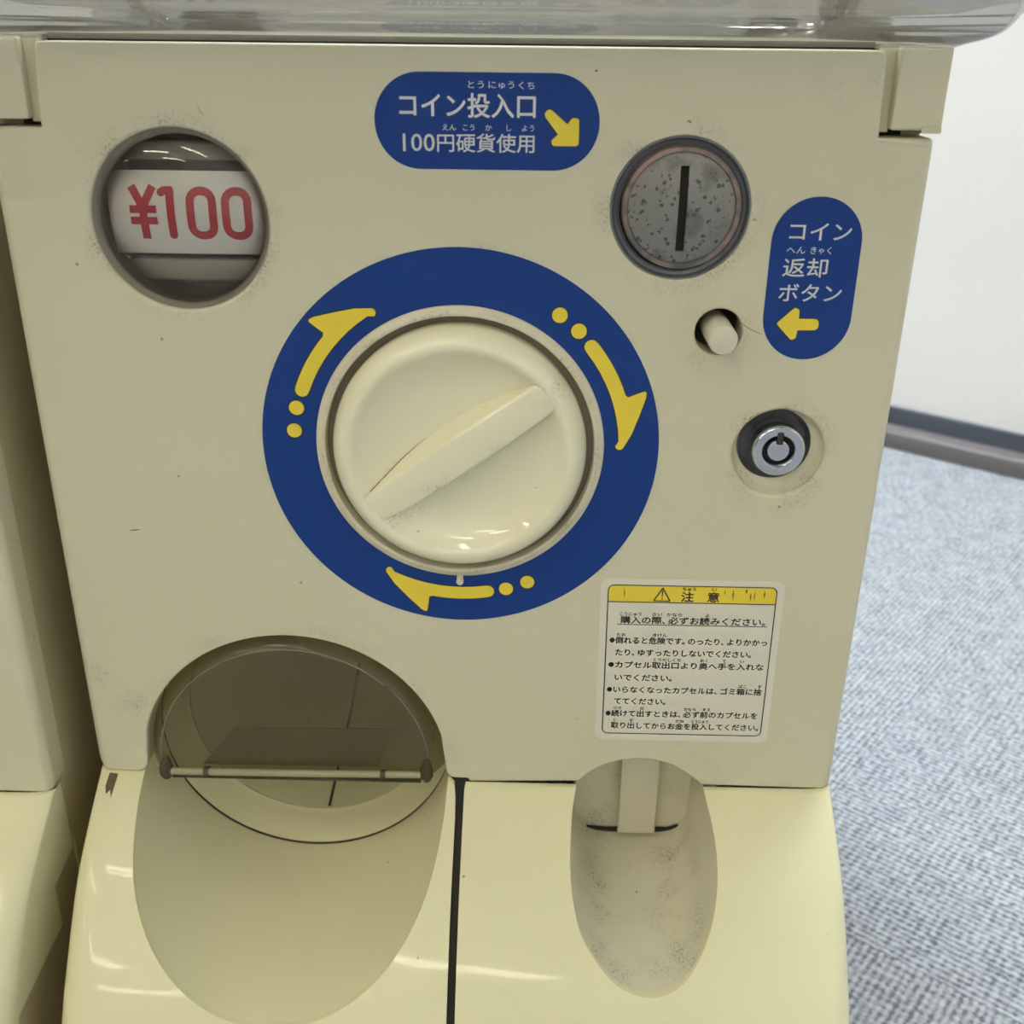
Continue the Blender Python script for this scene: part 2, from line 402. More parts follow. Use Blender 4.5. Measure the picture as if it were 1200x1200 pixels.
def tube(bm, pts, r, n=12, caps=True):
    rings = []
    for i, p in enumerate(pts):
        p = Vector(p)
        d = (Vector(pts[min(i + 1, len(pts) - 1)]) - Vector(pts[max(i - 1, 0)])).normalized()
        a = d.orthogonal().normalized(); b_ = d.cross(a)
        rr = r[i] if isinstance(r, (list, tuple)) else r
        rings.append([bm.verts.new(p + a * rr * math.cos(2 * math.pi * k / n) + b_ * rr * math.sin(2 * math.pi * k / n)) for k in range(n)])
    for k in range(len(rings) - 1):
        for i in range(n):
            j = (i + 1) % n
            bm.faces.new((rings[k][i], rings[k][j], rings[k + 1][j], rings[k + 1][i]))
    if caps: bm.faces.new(rings[0]); bm.faces.new(list(reversed(rings[-1])))
def empty(name, loc=(0, 0, 0), parent=None):
    o = bpy.data.objects.new(name, None); COL.objects.link(o); o.location = loc
    o.empty_display_size = 0.05
    if parent is not None: o.parent = parent
    return o

# ---------------------------------------------------------------- lettering
_glyph = {}
def text_mesh(s):
    cu = bpy.data.curves.new('t', 'FONT'); cu.body = s; cu.size = 1.0; cu.resolution_u = 3
    ob = bpy.data.objects.new('t', cu); COL.objects.link(ob)
    dg = bpy.context.evaluated_depsgraph_get()
    me = ob.evaluated_get(dg).to_mesh()
    vv = [(v.co.x, v.co.y) for v in me.vertices]; ff = [tuple(p.vertices) for p in me.polygons]
    ob.evaluated_get(dg).to_mesh_clear()
    bpy.data.objects.remove(ob); bpy.data.curves.remove(cu)
    return vv, ff
def glyph(c):
    if c not in _glyph: _glyph[c] = text_mesh(c)
    return _glyph[c]
def bounds(v):
    xs = [a for a, _ in v]; ys = [b for _, b in v]
    return min(xs), max(xs), min(ys), max(ys)
_a = bounds(text_mesh('口')[0]); _b = bounds(text_mesh('口口')[0])
EM = _b[1] - _a[1]                                   # advance of a full-width character
CELL_LO = (_a[2] + _a[3]) / 2 - EM * 0.46            # bottom of the character cell
NARROW = {'、': 0.62, '。': 0.62, '●': 0.62, ' ': 0.5}
def letters(bm, s, x0, x1, z0, h, y, weight=0.0, y_back=None):
    """set a line of characters in the box x0..x1, cell bottom z0, cell height h, thin relief towards the viewer"""
    wt = [NARROW.get(c, 0.62 if c in '0123456789' else 1.0) for c in s]
    pitch = (x1 - x0) / sum(wt)
    x = x0
    for c, w in zip(s, wt):
        if c != ' ':
            vv, ff = glyph(c)
            if c in '0123456789':
                bx = bounds(vv); sx = pitch * w * 0.86 / (bx[1] - bx[0]) if c != '1' else pitch * w * 0.86 / (bounds(glyph('0')[0])[1] - bounds(glyph('0')[0])[0])
                sz = h * 0.86 / (bx[3] - bx[2]); ox = x + pitch * w * 0.5 - (bx[0] + bx[1]) / 2 * sx; oz = z0 + h * 0.06 - bx[2] * sz
            else:
                sx = pitch / EM * (0.74 if c == '●' else 1.0); sz = h / EM * (0.86 if c == '●' else 1.0); oz = z0 - CELL_LO * sz + (0.07 * h if c == '●' else 0.0)
                ox = x + (0.0 if w == 1.0 else (-pitch * 0.04 if c in '、。' else -pitch * 0.06))
            for dx, dz in ([(0, 0)] if weight == 0 else [(-weight, 0), (weight, 0), (0, weight), (0, -weight)]):
                base = [bm.verts.new((ox + a * sx + dx, y - 0.000004 * (dx != 0) , oz + b_ * sz + dz)) for a, b_ in vv]
                for f in ff:
                    try: bm.faces.new([base[i] for i in f])
                    except ValueError: pass
        x += pitch * w
def print_obj(name, bm, mat, parent):
    r = link_mesh(name, bm, mat, parent, smooth=0, recalc=False)
    return r

# ---------------------------------------------------------------- the machine
ARCH_C, ARCH_R = (-0.066, -0.161), 0.0597
PZ = [(-0.1650, 0.0), (-0.176, -0.019), (-0.188, -0.037), (-0.203, -0.053), (-0.220, -0.067), (-0.240, -0.0785), (-0.262, -0.0850), (-0.285, -0.0875), (-0.31, -0.0880)]
def prof(z):
    """depth of the bulging lower front at height z (smooth curve through the points)"""
    if z >= PZ[0][0]: return (PZ[0][0] - z) * 1.7 * 1.0
    for i in range(len(PZ) - 1):
        z1, y1 = PZ[i]; z2, y2 = PZ[i + 1]
        if z >= z2:
            y0 = PZ[i - 1] if i else (z1 + 0.011, 0.019); y3 = PZ[i + 2] if i + 2 < len(PZ) else (z2 - 0.02, y2)
            m1 = (y2 - y0[1]) / (z2 - y0[0]); m2 = (y3[1] - y1) / (y3[0] - z1)
            t = (z - z1) / (z2 - z1); h = z2 - z1
            return (2*t**3-3*t*t+1)*y1 + (t**3-2*t*t+t)*h*m1 + (-2*t**3+3*t*t)*y2 + (t**3-t*t)*h*m2
    return PZ[-1][1]
# coin-return mouth, in the plane of the front
CUP = spline([(0.0424, -0.1762), (0.0446, -0.1668), (0.0508, -0.1600), (0.0580, -0.1559), (0.0699, -0.1537), (0.0813, -0.1562),
              (0.0902, -0.1622), (0.0948, -0.1671), (0.0977, -0.1785), (0.0960, -0.1898), (0.0912, -0.1999), (0.0830, -0.2092),
              (0.0715, -0.2128), (0.0585, -0.2095), (0.0468, -0.1985), (0.0426, -0.1870)], 5)

def build_machine():
    root = empty('capsule_vending_machine')
    # ---- front panel: one moulded plate with its openings
    zl = -0.1632
    a_start = math.pi - math.asin((zl - ARCH_C[1]) / ARCH_R); a_end = math.asin((zl - ARCH_C[1]) / ARCH_R)
    arch_pts = circle(ARCH_C[0], ARCH_C[1], ARCH_R, 72, a_start, a_end, closed=False)
    # rounded feet of the arch
    lfoot = fillet([(-0.1449, -0.1648, 0), (arch_pts[0][0] + 0.0001, -0.1652, 0.0055), (arch_pts[6][0], arch_pts[6][1], 0)], 6)[1:-1]
    rfoot = fillet([(arch_pts[-7][0], arch_pts[-7][1], 0), (arch_pts[-1][0] - 0.0001, -0.1650, 0.0042), (0.0018, -0.1650, 0)], 6)[1:-1]
    cup_top = [p for p in CUP if p[1] > -0.1664]
    cup_top = sorted(cup_top, key=lambda p: p[0])
    outline = []
    outline += [(-0.145, 0.0755), (-0.1446, 0.0768), (-0.1435, 0.0772)][::-1]
    outline += [(-0.145, -0.158), (-0.1448, -0.1612), (-0.1438, -0.1636), (-0.1418, -0.1648)]
    outline += lfoot + arch_pts[7:-7] + rfoot
    outline += [(0.0016, -0.1650), (0.0022, -0.1656), (0.0024, -0.1665)]
    outline += cup_top
    outline += [(0.1420, -0.1667), (0.1440, -0.1661), (0.1448, -0.1645), (0.145, -0.162)]
    outline += [(0.145, 0.0755), (0.1446, 0.0768), (0.1435, 0.0772)]
    outline += [(0.1276, 0.0772), (0.1267, 0.0990), (0.1264, 0.1004), (0.1255, 0.1013), (0.1240, 0.1015)]
    outline += [(-0.1232, 0.1015), (-0.1247, 0.1013), (-0.1255, 0.1005), (-0.1258, 0.0990), (-0.1272, 0.0772)]
    bm = bmesh.new()
    side_r = lambda x, z: 0.0007 + 0.0027 * min(1, max(0, (abs(x) - 0.1415) / 0.003)) + (0.0 if z > -0.16 or x > -0.004 else 0.0)
    round_slab(bm, [(outline, side_r), (circle(-0.0878, 0.0496, 0.0281), 0.0013), (circle(0.0694, 0.0554, 0.0218), 0.0007), (circle(0.0847, 0.0167, 0.0077, 48), 0.0006),
                    (circle(0.1088, -0.0251, 0.0154, 72), 0.0016), (circle(0, -0.0249, 0.0462), 0.0004)], 0.0, 0.012)
    panel = link_mesh('front_panel', bm, M['panel'], root, smooth=60)
    weighted(panel)
    add_scuffs(panel)

    # ---- cabinet body behind the panel
    bm = bmesh.new()
    path = [(-0.1435, 0.0115), (-0.1435, 0.24), (0.1435, 0.24), (0.1435, 0.0115), (0.1375, 0.0115), (0.1375, 0.234), (-0.1375, 0.234), (-0.1375, 0.0115)]
    lo = [bm.verts.new((x, y, FLOOR + 0.012)) for x, y in path]; hi = [bm.verts.new((x, y, 0.1005)) for x, y in path]
    for i in range(8):
        j = (i + 1) % 8; bm.faces.new((lo[i], lo[j], hi[j], hi[i]))
    bm.faces.new((hi[0], hi[1], hi[6], hi[7])); bm.faces.new((hi[1], hi[2], hi[5], hi[6])); bm.faces.new((hi[2], hi[3], hi[4], hi[5]))
    bm.faces.new([bm.verts.new(c) for c in ((-0.1375, 0.0140, 0.1003), (0.1375, 0.0140, 0.1003), (0.1375, 0.234, 0.1003), (-0.1375, 0.234, 0.1003))])
    link_mesh('cabinet_body', bm, M['body_side'], root)
    for sx in (-1, 1):
        for y in (-0.05, 0.22):
            bm = bmesh.new(); lathe_z(bm, sx * 0.125, y, FLOOR, FLOOR + 0.0135, 0.012)
            link_mesh('rubber_foot', bm, M['dark_gap'], root)
    # dark backing seen only through joints
    bm = bmesh.new()
    slab(bm, [[(-0.1365, -0.1685), (-0.128, -0.1685), (-0.128, -0.110), (-0.1, -0.098), (-0.03, -0.098), (-0.004, -0.128), (-0.004, -0.1685), (0.0385, -0.1685),
               (0.0385, -0.150), (0.102, -0.150), (0.102, -0.1685), (0.1365, -0.1685), (0.1365, 0.077), (0.1262, 0.077), (0.1262, 0.1036), (-0.1262, 0.1036), (-0.1262, 0.077), (-0.1365, 0.077)],
              circle(0, -0.0249, 0.0445), circle(-0.0878, 0.0496, 0.0287), circle(0.0694, 0.0554, 0.0225), circle(0.1089, -0.0255, 0.0168)], 0.0122, 0.0135)
    link_mesh('inner_plate', bm, M['dark_gap'], root)

    # ---- hinge blocks of the case in the two upper notches
    for s in (1, -1):
        bm = bmesh.new()
        x0, x1 = sorted((s * 0.1308, s * 0.1462))
        round_slab(bm, [(rounded(x0, 0.0794, x1, 0.1028, 0.0010, 3), 0.0008)], 0.0006, 0.03, 3)
        x0, x1 = sorted((s * 0.1262, s * 0.1312))
        box(bm, x0, x1, 0.0046, 0.03, 0.0786, 0.1030)
        hb = link_mesh('hinge_block', bm, M['panel'], root); weighted(hb)
        bm = bmesh.new()
        x0, x1 = sorted((s * 0.1400, s * 0.1460))
        slab(bm, [rounded(x0, 0.0786, x1, 0.0806, 0.0006, 2)], 0.0001, 0.02)
        link_mesh('hinge_lip', bm, M['rim'], hb)

    # ---- milky case above, its underside flaring out over the panel
    bm = bmesh.new()
    levels = [(z, 0.0001 + 1.19 * (z - 0.1022), es) for z, es in ((0.1022, 0.0022), (0.1027, 0.0036), (0.1033, 0.0054), (0.1039, 0.0078), (0.1047, 0.0110), (0.1058, 0.0138), (0.1072, 0.0160), (0.1088, 0.0175), (0.1104, 0.0186), (0.1113, 0.0191))]
    levels += [(0.1117, 0.0122, 0.0196), (0.1122, 0.0132, 0.0198), (0.1150, 0.0165, 0.0202), (0.119, 0.0230, 0.0206), (0.126, 0.0380, 0.0210), (0.134, 0.0560, 0.0210), (0.142, 0.0690, 0.0212)]  # unseen upper flare, shaped to shade the top of the panel
    rings = []
    for z, ef, es in levels:
        w = 0.1450 + es; rr = 0.0058 + min(ef, 0.02) * 0.9
        pts = [(x, y) for x, y in rounded(-w, -ef, w, 0.215 + es, rr, 8)]
        rings.append([bm.verts.new((x, y, z)) for x, y in pts])
    for a, b in zip(rings, rings[1:]):
        for i in range(len(a)):
            j = (i + 1) % len(a); bm.faces.new((a[i], a[j], b[j], b[i]))
    case = link_mesh('capsule_case_tray', bm, M['case'], root, smooth=60)
    bm = bmesh.new()
    bm.faces.new([bm.verts.new((x, y, 0.1032)) for x, y in rounded(-0.1435, 0.008, 0.1435, 0.21, 0.006, 4)])
    link_mesh('inner_floor', bm, M['shell'], case, recalc=False)
    bm = bmesh.new()
    rings = []
    for z, g in ((0.1415, 0.0), (0.145, -0.002), (0.30, -0.004), (0.325, -0.012), (0.33, -0.02)):
        rings.append([bm.verts.new((x, y, z)) for x, y in rounded(-0.1665 - g, -0.0695 - g, 0.1665 + g, 0.236 + g, 0.025, 8)])
    for a, b in zip(rings, rings[1:]):
        for i in range(len(a)):
            j = (i + 1) % len(a); bm.faces.new((a[i], a[j], b[j], b[i]))
    bm.faces.new(rings[-1])
    link_mesh('capsule_case_cover', bm, M['case_top'], root, smooth=40)

    # ---- lower front: left chute cover and right coin-return housing
    def tray(name, x_lo, x_hi, hole, R_side):
        bm = bmesh.new()
        top = -0.1652 if x_lo < 0 else -0.1664
        left_outer = x_lo < -0.1; right_outer = x_hi > 0.1
        ol = []
        cut = [p for p in hole if p[1] < top]
        # keep the mouth's open arc ordered left -> bottom -> right
        cut = sorted(cut, key=lambda p: math.atan2(p[0] - hole_c[0], -(p[1] - hole_c[1])))
        inner_r = 0.004 if x_lo < 0 else 0.0008
        ol += [(x_lo, top - 0.001), (x_lo + 0.0004, top)] if not left_outer else [(x_lo, top)]
        cut[0] = (cut[0][0], top); cut[-1] = (cut[-1][0], top)
        ol += cut
        if right_outer: ol += [(x_hi, top)]
        else: ol += [(x_hi - 0.003, top), (x_hi - 0.0010, top - 0.0012), (x_hi - 0.0003, top - 0.004), (x_hi, top - 0.009)]
        zb = FLOOR + 0.006
        ol += [(x_hi, zb), (x_lo, zb)]
        faces = fill(bm, [ol], 0.0)
        zs = [top - 0.0001 - 0.0032 * k for k in range(1, 45)]
        for z in zs:
            if z > zb + 0.0005:
                bmesh.ops.bisect_plane(bm, geom=bm.verts[:] + bm.edges[:] + bm.faces[:], plane_co=(0, 0, z), plane_no=(0, 0, 1))
        R = 0.012
        for k in range(0, 9):
            d = R * (1 - math.sin(math.radians(90 * k / 9)))
            for outer, xe, sg in ((left_outer, x_lo, 1), (right_outer, x_hi, -1)):
                if outer and d > 0.00002:
                    bmesh.ops.bisect_plane(bm, geom=bm.verts[:] + bm.edges[:] + bm.faces[:], plane_co=(xe + sg * d, 0, 0), plane_no=(1, 0, 0))
        inner_edge = []
        for v in bm.verts:
            x, z = v.co.x, v.co.z
            rz = 0.0035 + (R - 0.0035) * min(1, max(0, (-0.166 - z) / 0.045))
            y = prof(z)
            for outer, xe, sg in ((left_outer, x_lo, 1), (right_outer, x_hi, -1)):
                if outer:
                    d = (x - xe) * sg
                    # elliptical rounding of the outer corner
                    if d < R:
                        y += rz * (1 - math.sqrt(max(0, 1 - ((R - d) / R) ** 2)))
            v.co.y = y
        # side wall back from the outer edge, seam edge and mouth edge thickness
        bound = [e for e in bm.edges if len(e.link_faces) == 1]
        side = [e for e in bound if all(abs(v.co.x - (x_lo if left_outer else x_hi)) < 1e-5 for v in e.verts)]
        others = [e for e in bound if e not in side]
        mouth = [e for e in others if not all(abs(v.co.z - zb) < 1e-5 for v in e.verts)]
        r = bmesh.ops.extrude_edge_only(bm, edges=mouth)
        vv = [g for g in r['geom'] if isinstance(g, bmesh.types.BMVert)]
        bmesh.ops.translate(bm, verts=vv, vec=(0, 0.0022, 0))
        r = bmesh.ops.extrude_edge_only(bm, edges=side)
        for v in [g for g in r['geom'] if isinstance(g, bmesh.types.BMVert)]:
            z = v.co.z
            if z > -0.1999: v.co.y = 0.0065
            elif z > -0.2237: v.co.y = max(v.co.y + 0.001, -0.013)
            else: v.co.y = v.co.y + 0.004
        bmesh.ops.remove_doubles(bm, verts=bm.verts[:], dist=1e-6)
        bmesh.ops.recalc_face_normals(bm, faces=bm.faces[:])
        bw = bm.edges.layers.float.new('bevel_weight_edge')
        for e in bm.edges:
            if len(e.link_faces) == 2 and e.calc_face_angle(0) > 0.6 and all(v.co.z > zb + 0.001 for v in e.verts):
                mid = (e.verts[0].co + e.verts[1].co) / 2
                if abs(abs(mid.x) - 0.145) > 0.002 and mid.z < top - 0.0003: e[bw] = 1.0
        o = link_mesh(name, bm, M['shell'], root, smooth=40)
        bv = o.modifiers.new('edge_rounding', 'BEVEL'); bv.limit_method = 'WEIGHT'; bv.width = 0.0009; bv.segments = 3; bv.use_clamp_overlap = True
        return o
    hole_c = (-0.0665, -0.161)
    big = [(hole_c[0] + (0.0605 + 0.0022 * max(0, -math.sin(a))) * math.cos(a), hole_c[1] + (0.0605 + 0.0022 * max(0, -math.sin(a))) * math.sin(a))
           for a in [2 * math.pi * i / 120 for i in range(120)]]
    cover = tray('chute_cover', -0.145, -0.0024, big, 0.012)
    hole_c = (0.070, -0.183)
    housing = tray('coin_return_housing', 0.0006, 0.145, CUP, 0.012)
    # dark channel behind the seam
    bm = bmesh.new()
    pts = [(prof(-0.163 - 0.0035 * k) + 0.0040, -0.163 - 0.0035 * k) for k in range(40)]
    for k in range(len(pts) - 1):
        (ya, za), (yb, zb_) = pts[k], pts[k + 1]
        bm.faces.new([bm.verts.new(c) for c in ((-0.0045, ya, za), (0.0030, ya, za), (0.0030, yb, zb_), (-0.0045, yb, zb_))])
    bmesh.ops.remove_doubles(bm, verts=bm.verts[:], dist=1e-6)
    link_mesh('seam_channel', bm, M['dark_gap'], root)
    # recessed side skirt under the shell
    for s in (-1, 1):
        bm = bmesh.new()
        x0, x1 = sorted((s * 0.1425, s * 0.1395))
        slab_side(bm, x0, x1)
        link_mesh('side_skirt', bm, M['body_side'], root)
    # brown residue on the upper left of the cover
    bm = bmesh.new()
    q = [(-0.1408, -0.1656), (-0.1372, -0.1656), (-0.1378, -0.1706), (-0.1388, -0.1690), (-0.1402, -0.1700), (-0.1412, -0.1684)]
    bm.faces.new([bm.verts.new((x, prof(z) - 0.0002 + 0.0035 * (1 - math.sqrt(max(0, 1 - ((0.012 - (x + 0.145)) / 0.012) ** 2))) if x + 0.145 < 0.012 else prof(z) - 0.0002, z)) for x, z in q])
    link_mesh('tape_residue', bm, M['rust'], cover, recalc=False)

    # ---- chute liner: bore running back into the machine
    cx, cz = -0.0665, -0.161
    bm = bmesh.new()
    n = 120
    def ring_at(fn):
        return [bm.verts.new(fn(2 * math.pi * i / n)) for i in range(n)]
    def bore_front(a):
        # follow the sloping front: walk out until the bore meets the cover
        r = 0.0605 + 0.0022 * max(0, -math.sin(a)) + 0.0003
        x, z = cx + r * math.cos(a), cz + r * math.sin(a)
        return (x, (prof(z) + 0.0022) if z < -0.1655 else 0.0020, z)
    rings = [ring_at(bore_front)]
    for t in (0.35, 0.7, 1.0):
        def f(a, t=t):
            x, y, z = bore_front(a)
            r1 = 0.0603
            X, Z = cx + r1 * math.cos(a), cz + r1 * math.sin(a)
            return (x + (X - x) * t, y + (0.0240 - y) * t, z + (Z - z) * t)
        rings.append(ring_at(f))
    for a, b in zip(rings, rings[1:]):
        for i in range(n):
            j = (i + 1) % n; bm.faces.new((a[i], a[j], b[j], b[i]))
    liner = link_mesh('chute_liner', bm, M['liner'], root, smooth=50)
    bm = bmesh.new()
    lathe(bm, cx, cz, [(0.0602, 0.0240), (0.0602, 0.0252)], 96)
    link_mesh('dark_joint', bm, M['dark_gap'], liner)
    bm = bmesh.new()
    lathe(bm, cx, cz, [(0.0603, 0.0252), (0.0597, 0.0252), (0.0545, 0.0375), (0.0538, 0.0385), (0.0532, 0.0392)], 96)
    link_mesh('inner_ring', bm, M['liner'], root, smooth=50)
    bm = bmesh.new()
    lathe(bm, cx + 0.0005, cz + 0.0005, [(0.0530, 0.0385), (0.0528, 0.0400), (0.050, 0.07), (0.046, 0.105), (0.038, 0.135), (0.0, 0.142)], 72)
    drum = link_mesh('capsule_drum', bm, M['liner'], root, smooth=60)
    bm = bmesh.new()
    for k, (ya, yb) in enumerate([(0.0392, 0.07), (0.07, 0.105), (0.105, 0.135)]):
        rr = {0.0392: 0.0528, 0.07: 0.050, 0.105: 0.046, 0.135: 0.038}
        xs = (-0.0635, -0.0625)
        bm.faces.new([bm.verts.new(c) for c in ((xs[0], ya, cz - rr[ya] + 0.0009), (xs[1], ya, cz - rr[ya] + 0.0009), (xs[1], yb, cz - rr[yb] + 0.0009), (xs[0], yb, cz - rr[yb] + 0.0009))])
    link_mesh('drum_seam', bm, M['dark_gap'], drum, recalc=False)
    # ---- clear flap of the chute
    bm = bmesh.new()
    def halfdisc(r, zb, k=60):
        a = math.asin((zb - cz) / r)
        return circle(cx, cz, r, k, math.pi - a, a, closed=False)
    rings = []
    for r, y in ((0.0586, 0.0085), (0.0572, 0.0062), (0.0556, 0.0036), (0.0543, 0.0018), (0.0533, 0.0011), (0.0520, 0.0008), (0.040, 0.0008), (0.020, 0.0008), (0.008, 0.0008)):
        rings.append([bm.verts.new((x, y, z)) for x, z in halfdisc(r, max(-0.1645, cz - r * 0.42))])
    for a, b in zip(rings, rings[1:]):
        for i in range(len(a) - 1): bm.faces.new((a[i], a[i + 1], b[i + 1], b[i]))
    bm.faces.new(rings[-1])
    flap = link_mesh('chute_flap', bm, M['smoke'], root, smooth=80)
    bm = bmesh.new()
    tube(bm, [(x, 0.0010, z) for x, z in halfdisc(0.0531, -0.158)], 0.00045, 8)  # thin paler tube paints the highlight along the flap's edge
    link_mesh('flap_rim_highlight', bm, M['smoke_edge'], flap, smooth=60)
    bm = bmesh.new()
    tube(bm, [(-0.1150, -0.0026, -0.1625), (-0.066, -0.0026, -0.1623), (-0.0165, -0.0026, -0.1617)], 0.0015, 16)
    bar = link_mesh('flap_bar', bm, M['smoke_bar'], flap, smooth=60)
    bm = bmesh.new()
    box(bm, -0.1150, -0.0165, -0.0030, 0.0010, -0.1655, -0.1646, 0.0003)
    link_mesh('flap_lip', bm, M['smoke'], flap)
    for x in (-0.1010, -0.0313):
        bm = bmesh.new(); tube(bm, [(x - 0.0010, -0.0026, -0.1626), (x + 0.0010, -0.0026, -0.1625)], 0.0023, 16)
        link_mesh('bar_clip', bm, M['smoke_dark'], flap, smooth=60)
    for x, z in ((-0.1172, -0.1618), (-0.0143, -0.1606)):
        bm = bmesh.new()
        tube(bm, [(x, -0.0016, z - 0.0042), (x, -0.0020, z - 0.0034), (x, -0.0024, z - 0.0015), (x, -0.0022, z + 0.0010), (x, -0.0012, z + 0.0032), (x, 0.0000, z + 0.0048)], [0.0008, 0.0019, 0.0026, 0.0026, 0.0018, 0.0006], 14)
        link_mesh('flap_end', bm, M['smoke_dark'], flap, smooth=60)
    bm = bmesh.new()
    q = [(-0.1040, 0.0022, -0.1625), (-0.0340, 0.0022, -0.1620), (-0.0288, 0.012, -0.1512), (-0.0930, 0.012, -0.1518)]
    a = [bm.verts.new(c) for c in q]; b = [bm.verts.new((c[0], c[1] + 0.0012, c[2] - 0.0003)) for c in q]
    bm.faces.new(a); bm.faces.new(b[::-1])
    for i in range(4): bm.faces.new((a[i], a[(i + 1) % 4], b[(i + 1) % 4], b[i]))
    link_mesh('finger_shelf', bm, M['smoke_shelf'], flap, smooth=0)

    # ---- coin return cup
    bm = bmesh.new()
    k = len(CUP); cc = (0.070, -0.183)
    def cup_ring(t):
        out = []
        for x, z in CUP:
            y0 = (prof(z) + 0.0016) if z < -0.1666 else 0.0016
            gx, gz = (x - cc[0]) * 1.012 + cc[0], (z - cc[1]) * 1.012 + cc[1]
            bx_, bz_ = 0.0700, -0.1815
            dxx, dzz = (x - bx_) / 0.0245, (z - bz_) / 0.0278
            kk = (abs(dxx) ** 4.5 + abs(dzz) ** 4.5) ** (-1 / 4.5)
            X, Z = bx_ + dxx * kk * 0.0245, bz_ + dzz * kk * 0.0278
            Y = 0.0245
            s = t
            out.append(bm.verts.new((gx + (X - gx) * s, y0 + (Y - y0) * s, gz + (Z - gz) * s)))
        return out
    rings = [cup_ring(t) for t in (0.0, 0.3, 0.6, 0.85, 1.0)]
    for a, b in zip(rings, rings[1:]):
        for i in range(k):
            j = (i + 1) % k; bm.faces.new((a[i], a[j], b[j], b[i]))
    bm.faces.new(rings[-1])
    cup = link_mesh('coin_return_cup', bm, M['return_liner'], root, smooth=50)
    bm = bmesh.new()
    box(bm, 0.0642, 0.0800, 0.0175, 0.0195, -0.2058, -0.156, 0.0006)
    cf = link_mesh('coin_flap', bm, M['tab'], root)
    bm = bmesh.new()
    pts = [(0.0462, -0.2058), (0.052, -0.2072), (0.060, -0.2080), (0.066, -0.2078), (0.074, -0.2076), (0.086, -0.2074), (0.0918, -0.2050), (0.0936, -0.2010),
           (0.0925, -0.2058), (0.0895, -0.2086), (0.082, -0.2092), (0.068, -0.2098), (0.058, -0.2098), (0.048, -0.2085)]
    slab(bm, [pts], 0.0225, 0.0240)
    link_mesh('grimy_gap', bm, M['dark_gap'], cup)

    # ---- price window
    wx, wz = -0.0878, 0.0496
    lx, lz = -0.0884, 0.0490
    bm = bmesh.new()
    lathe(bm, wx, wz, [(0.0281, 0.0013), (0.0279, 0.0030), (0.0272, 0.0050), (0.0258, 0.0062)], 96)
    win = link_mesh('price_window', bm, M['lens_rim'], root)
    bm = bmesh.new()
    lathe(bm, wx, wz, [(0.0284, 0.0062), (0.0284, 0.030), (0.0, 0.030)], 72)
    link_mesh('window_cup', bm, M['cup_grey'], win)
    bm = bmesh.new()
    lathe(bm, lx, lz, [(0.0262, 0.0064), (0.0260, 0.0046), (0.0254, 0.0034), (0.0235, 0.0024), (0.019, 0.0010), (0.012, -0.0004), (0.006, -0.0010), (0.0, -0.0012)], 96)
    link_mesh('domed_lens', bm, M['lens'], win, smooth=80)
    bm = bmesh.new()
    # card bowed forward round a horizontal axis
    Rc, zc = 0.030, 0.0505
    rows = []
    for i in range(15):
        a = math.radians(-26 + 52 * i / 14)
        rows.append((0.0085 + Rc * (1 - math.cos(a)), zc + Rc * math.sin(a)))
    vsx = [[bm.verts.new((x, y, z)) for y, z in rows] for x in (-0.1130, -0.0626)]
    for i in range(14): bm.faces.new((vsx[0][i], vsx[1][i], vsx[1][i + 1], vsx[0][i + 1]))
    card = link_mesh('price_card', bm, M['card'], win, smooth=60, recalc=False)
    bm = bmesh.new()
    box(bm, -0.111, -0.065, 0.0165, 0.022, 0.0660, 0.0720, 0.001)
    link_mesh('card_holder', bm, M['cup_grey'], win)
    bm = bmesh.new()
    box(bm, -0.111, -0.065, 0.0150, 0.020, 0.0275, 0.0350, 0.001)
    link_mesh('card_holder', bm, M['cup_grey'], win)
    def on_card(x, z, lift=0.0002):
        s = max(-1, min(1, (z - zc) / Rc)); return (x, 0.0085 + Rc * (1 - math.cos(math.asin(s))) - lift, z)
    # red price figures, thick rounded strokes: yen mark, 1, 0, 0
    def strip(bm, pts, w, closed=False):
        n_ = len(pts)
        Lp, Rp = [], []
        for i, p in enumerate(pts):
            a = Vector(pts[i - 1] if (i or closed) else pts[i]); b = Vector(pts[(i + 1) % n_] if (i < n_ - 1 or closed) else pts[i])
            d = (b - a).normalized(); nn = Vector((-d.y, d.x)) * w / 2
            Lp.append(bm.verts.new(on_card(p[0] + nn.x, p[1] + nn.y))); Rp.append(bm.verts.new(on_card(p[0] - nn.x, p[1] - nn.y)))
        for i in range(n_ if closed else n_ - 1):
            j = (i + 1) % n_; bm.faces.new((Lp[i], Lp[j], Rp[j], Rp[i]))
    def disc(bm, p, r):
        bm.faces.new([bm.verts.new(on_card(p[0] + r * math.cos(a), p[1] + r * math.sin(a))) for a in [2 * math.pi * i / 14 for i in range(14)]])
    zb, zt = 0.0424, 0.0590; w = 0.0026
    bm = bmesh.new()
    def sub(p, q, k=5): return [(p[0] + (q[0] - p[0]) * i / k, p[1] + (q[1] - p[1]) * i / k) for i in range(k + 1)]
    strip(bm, sub((-0.1054, zt), (-0.1022, 0.0530)), w); strip(bm, sub((-0.0985, zt), (-0.1018, 0.0530)), w)
    strip(bm, sub((-0.1020, 0.0540), (-0.1020, zb)), w)
    strip(bm, [(-0.1063, 0.0519), (-0.0977, 0.0519)], w * 0.92); strip(bm, [(-0.1063, 0.0483), (-0.0977, 0.0483)], w * 0.92)
    strip(bm, sub((-0.0931, 0.0578), (-0.0931, zb + w / 2), 8), w); disc(bm, (-0.0931, zb + w / 2), w / 2)
    strip(bm, [(-0.0958, 0.0572), (-0.0950, 0.0577), (-0.0940, 0.0577), (-0.0931, 0.0578)], w); disc(bm, (-0.0958, 0.0572), w / 2); disc(bm, (-0.0931, 0.0578), w / 2)
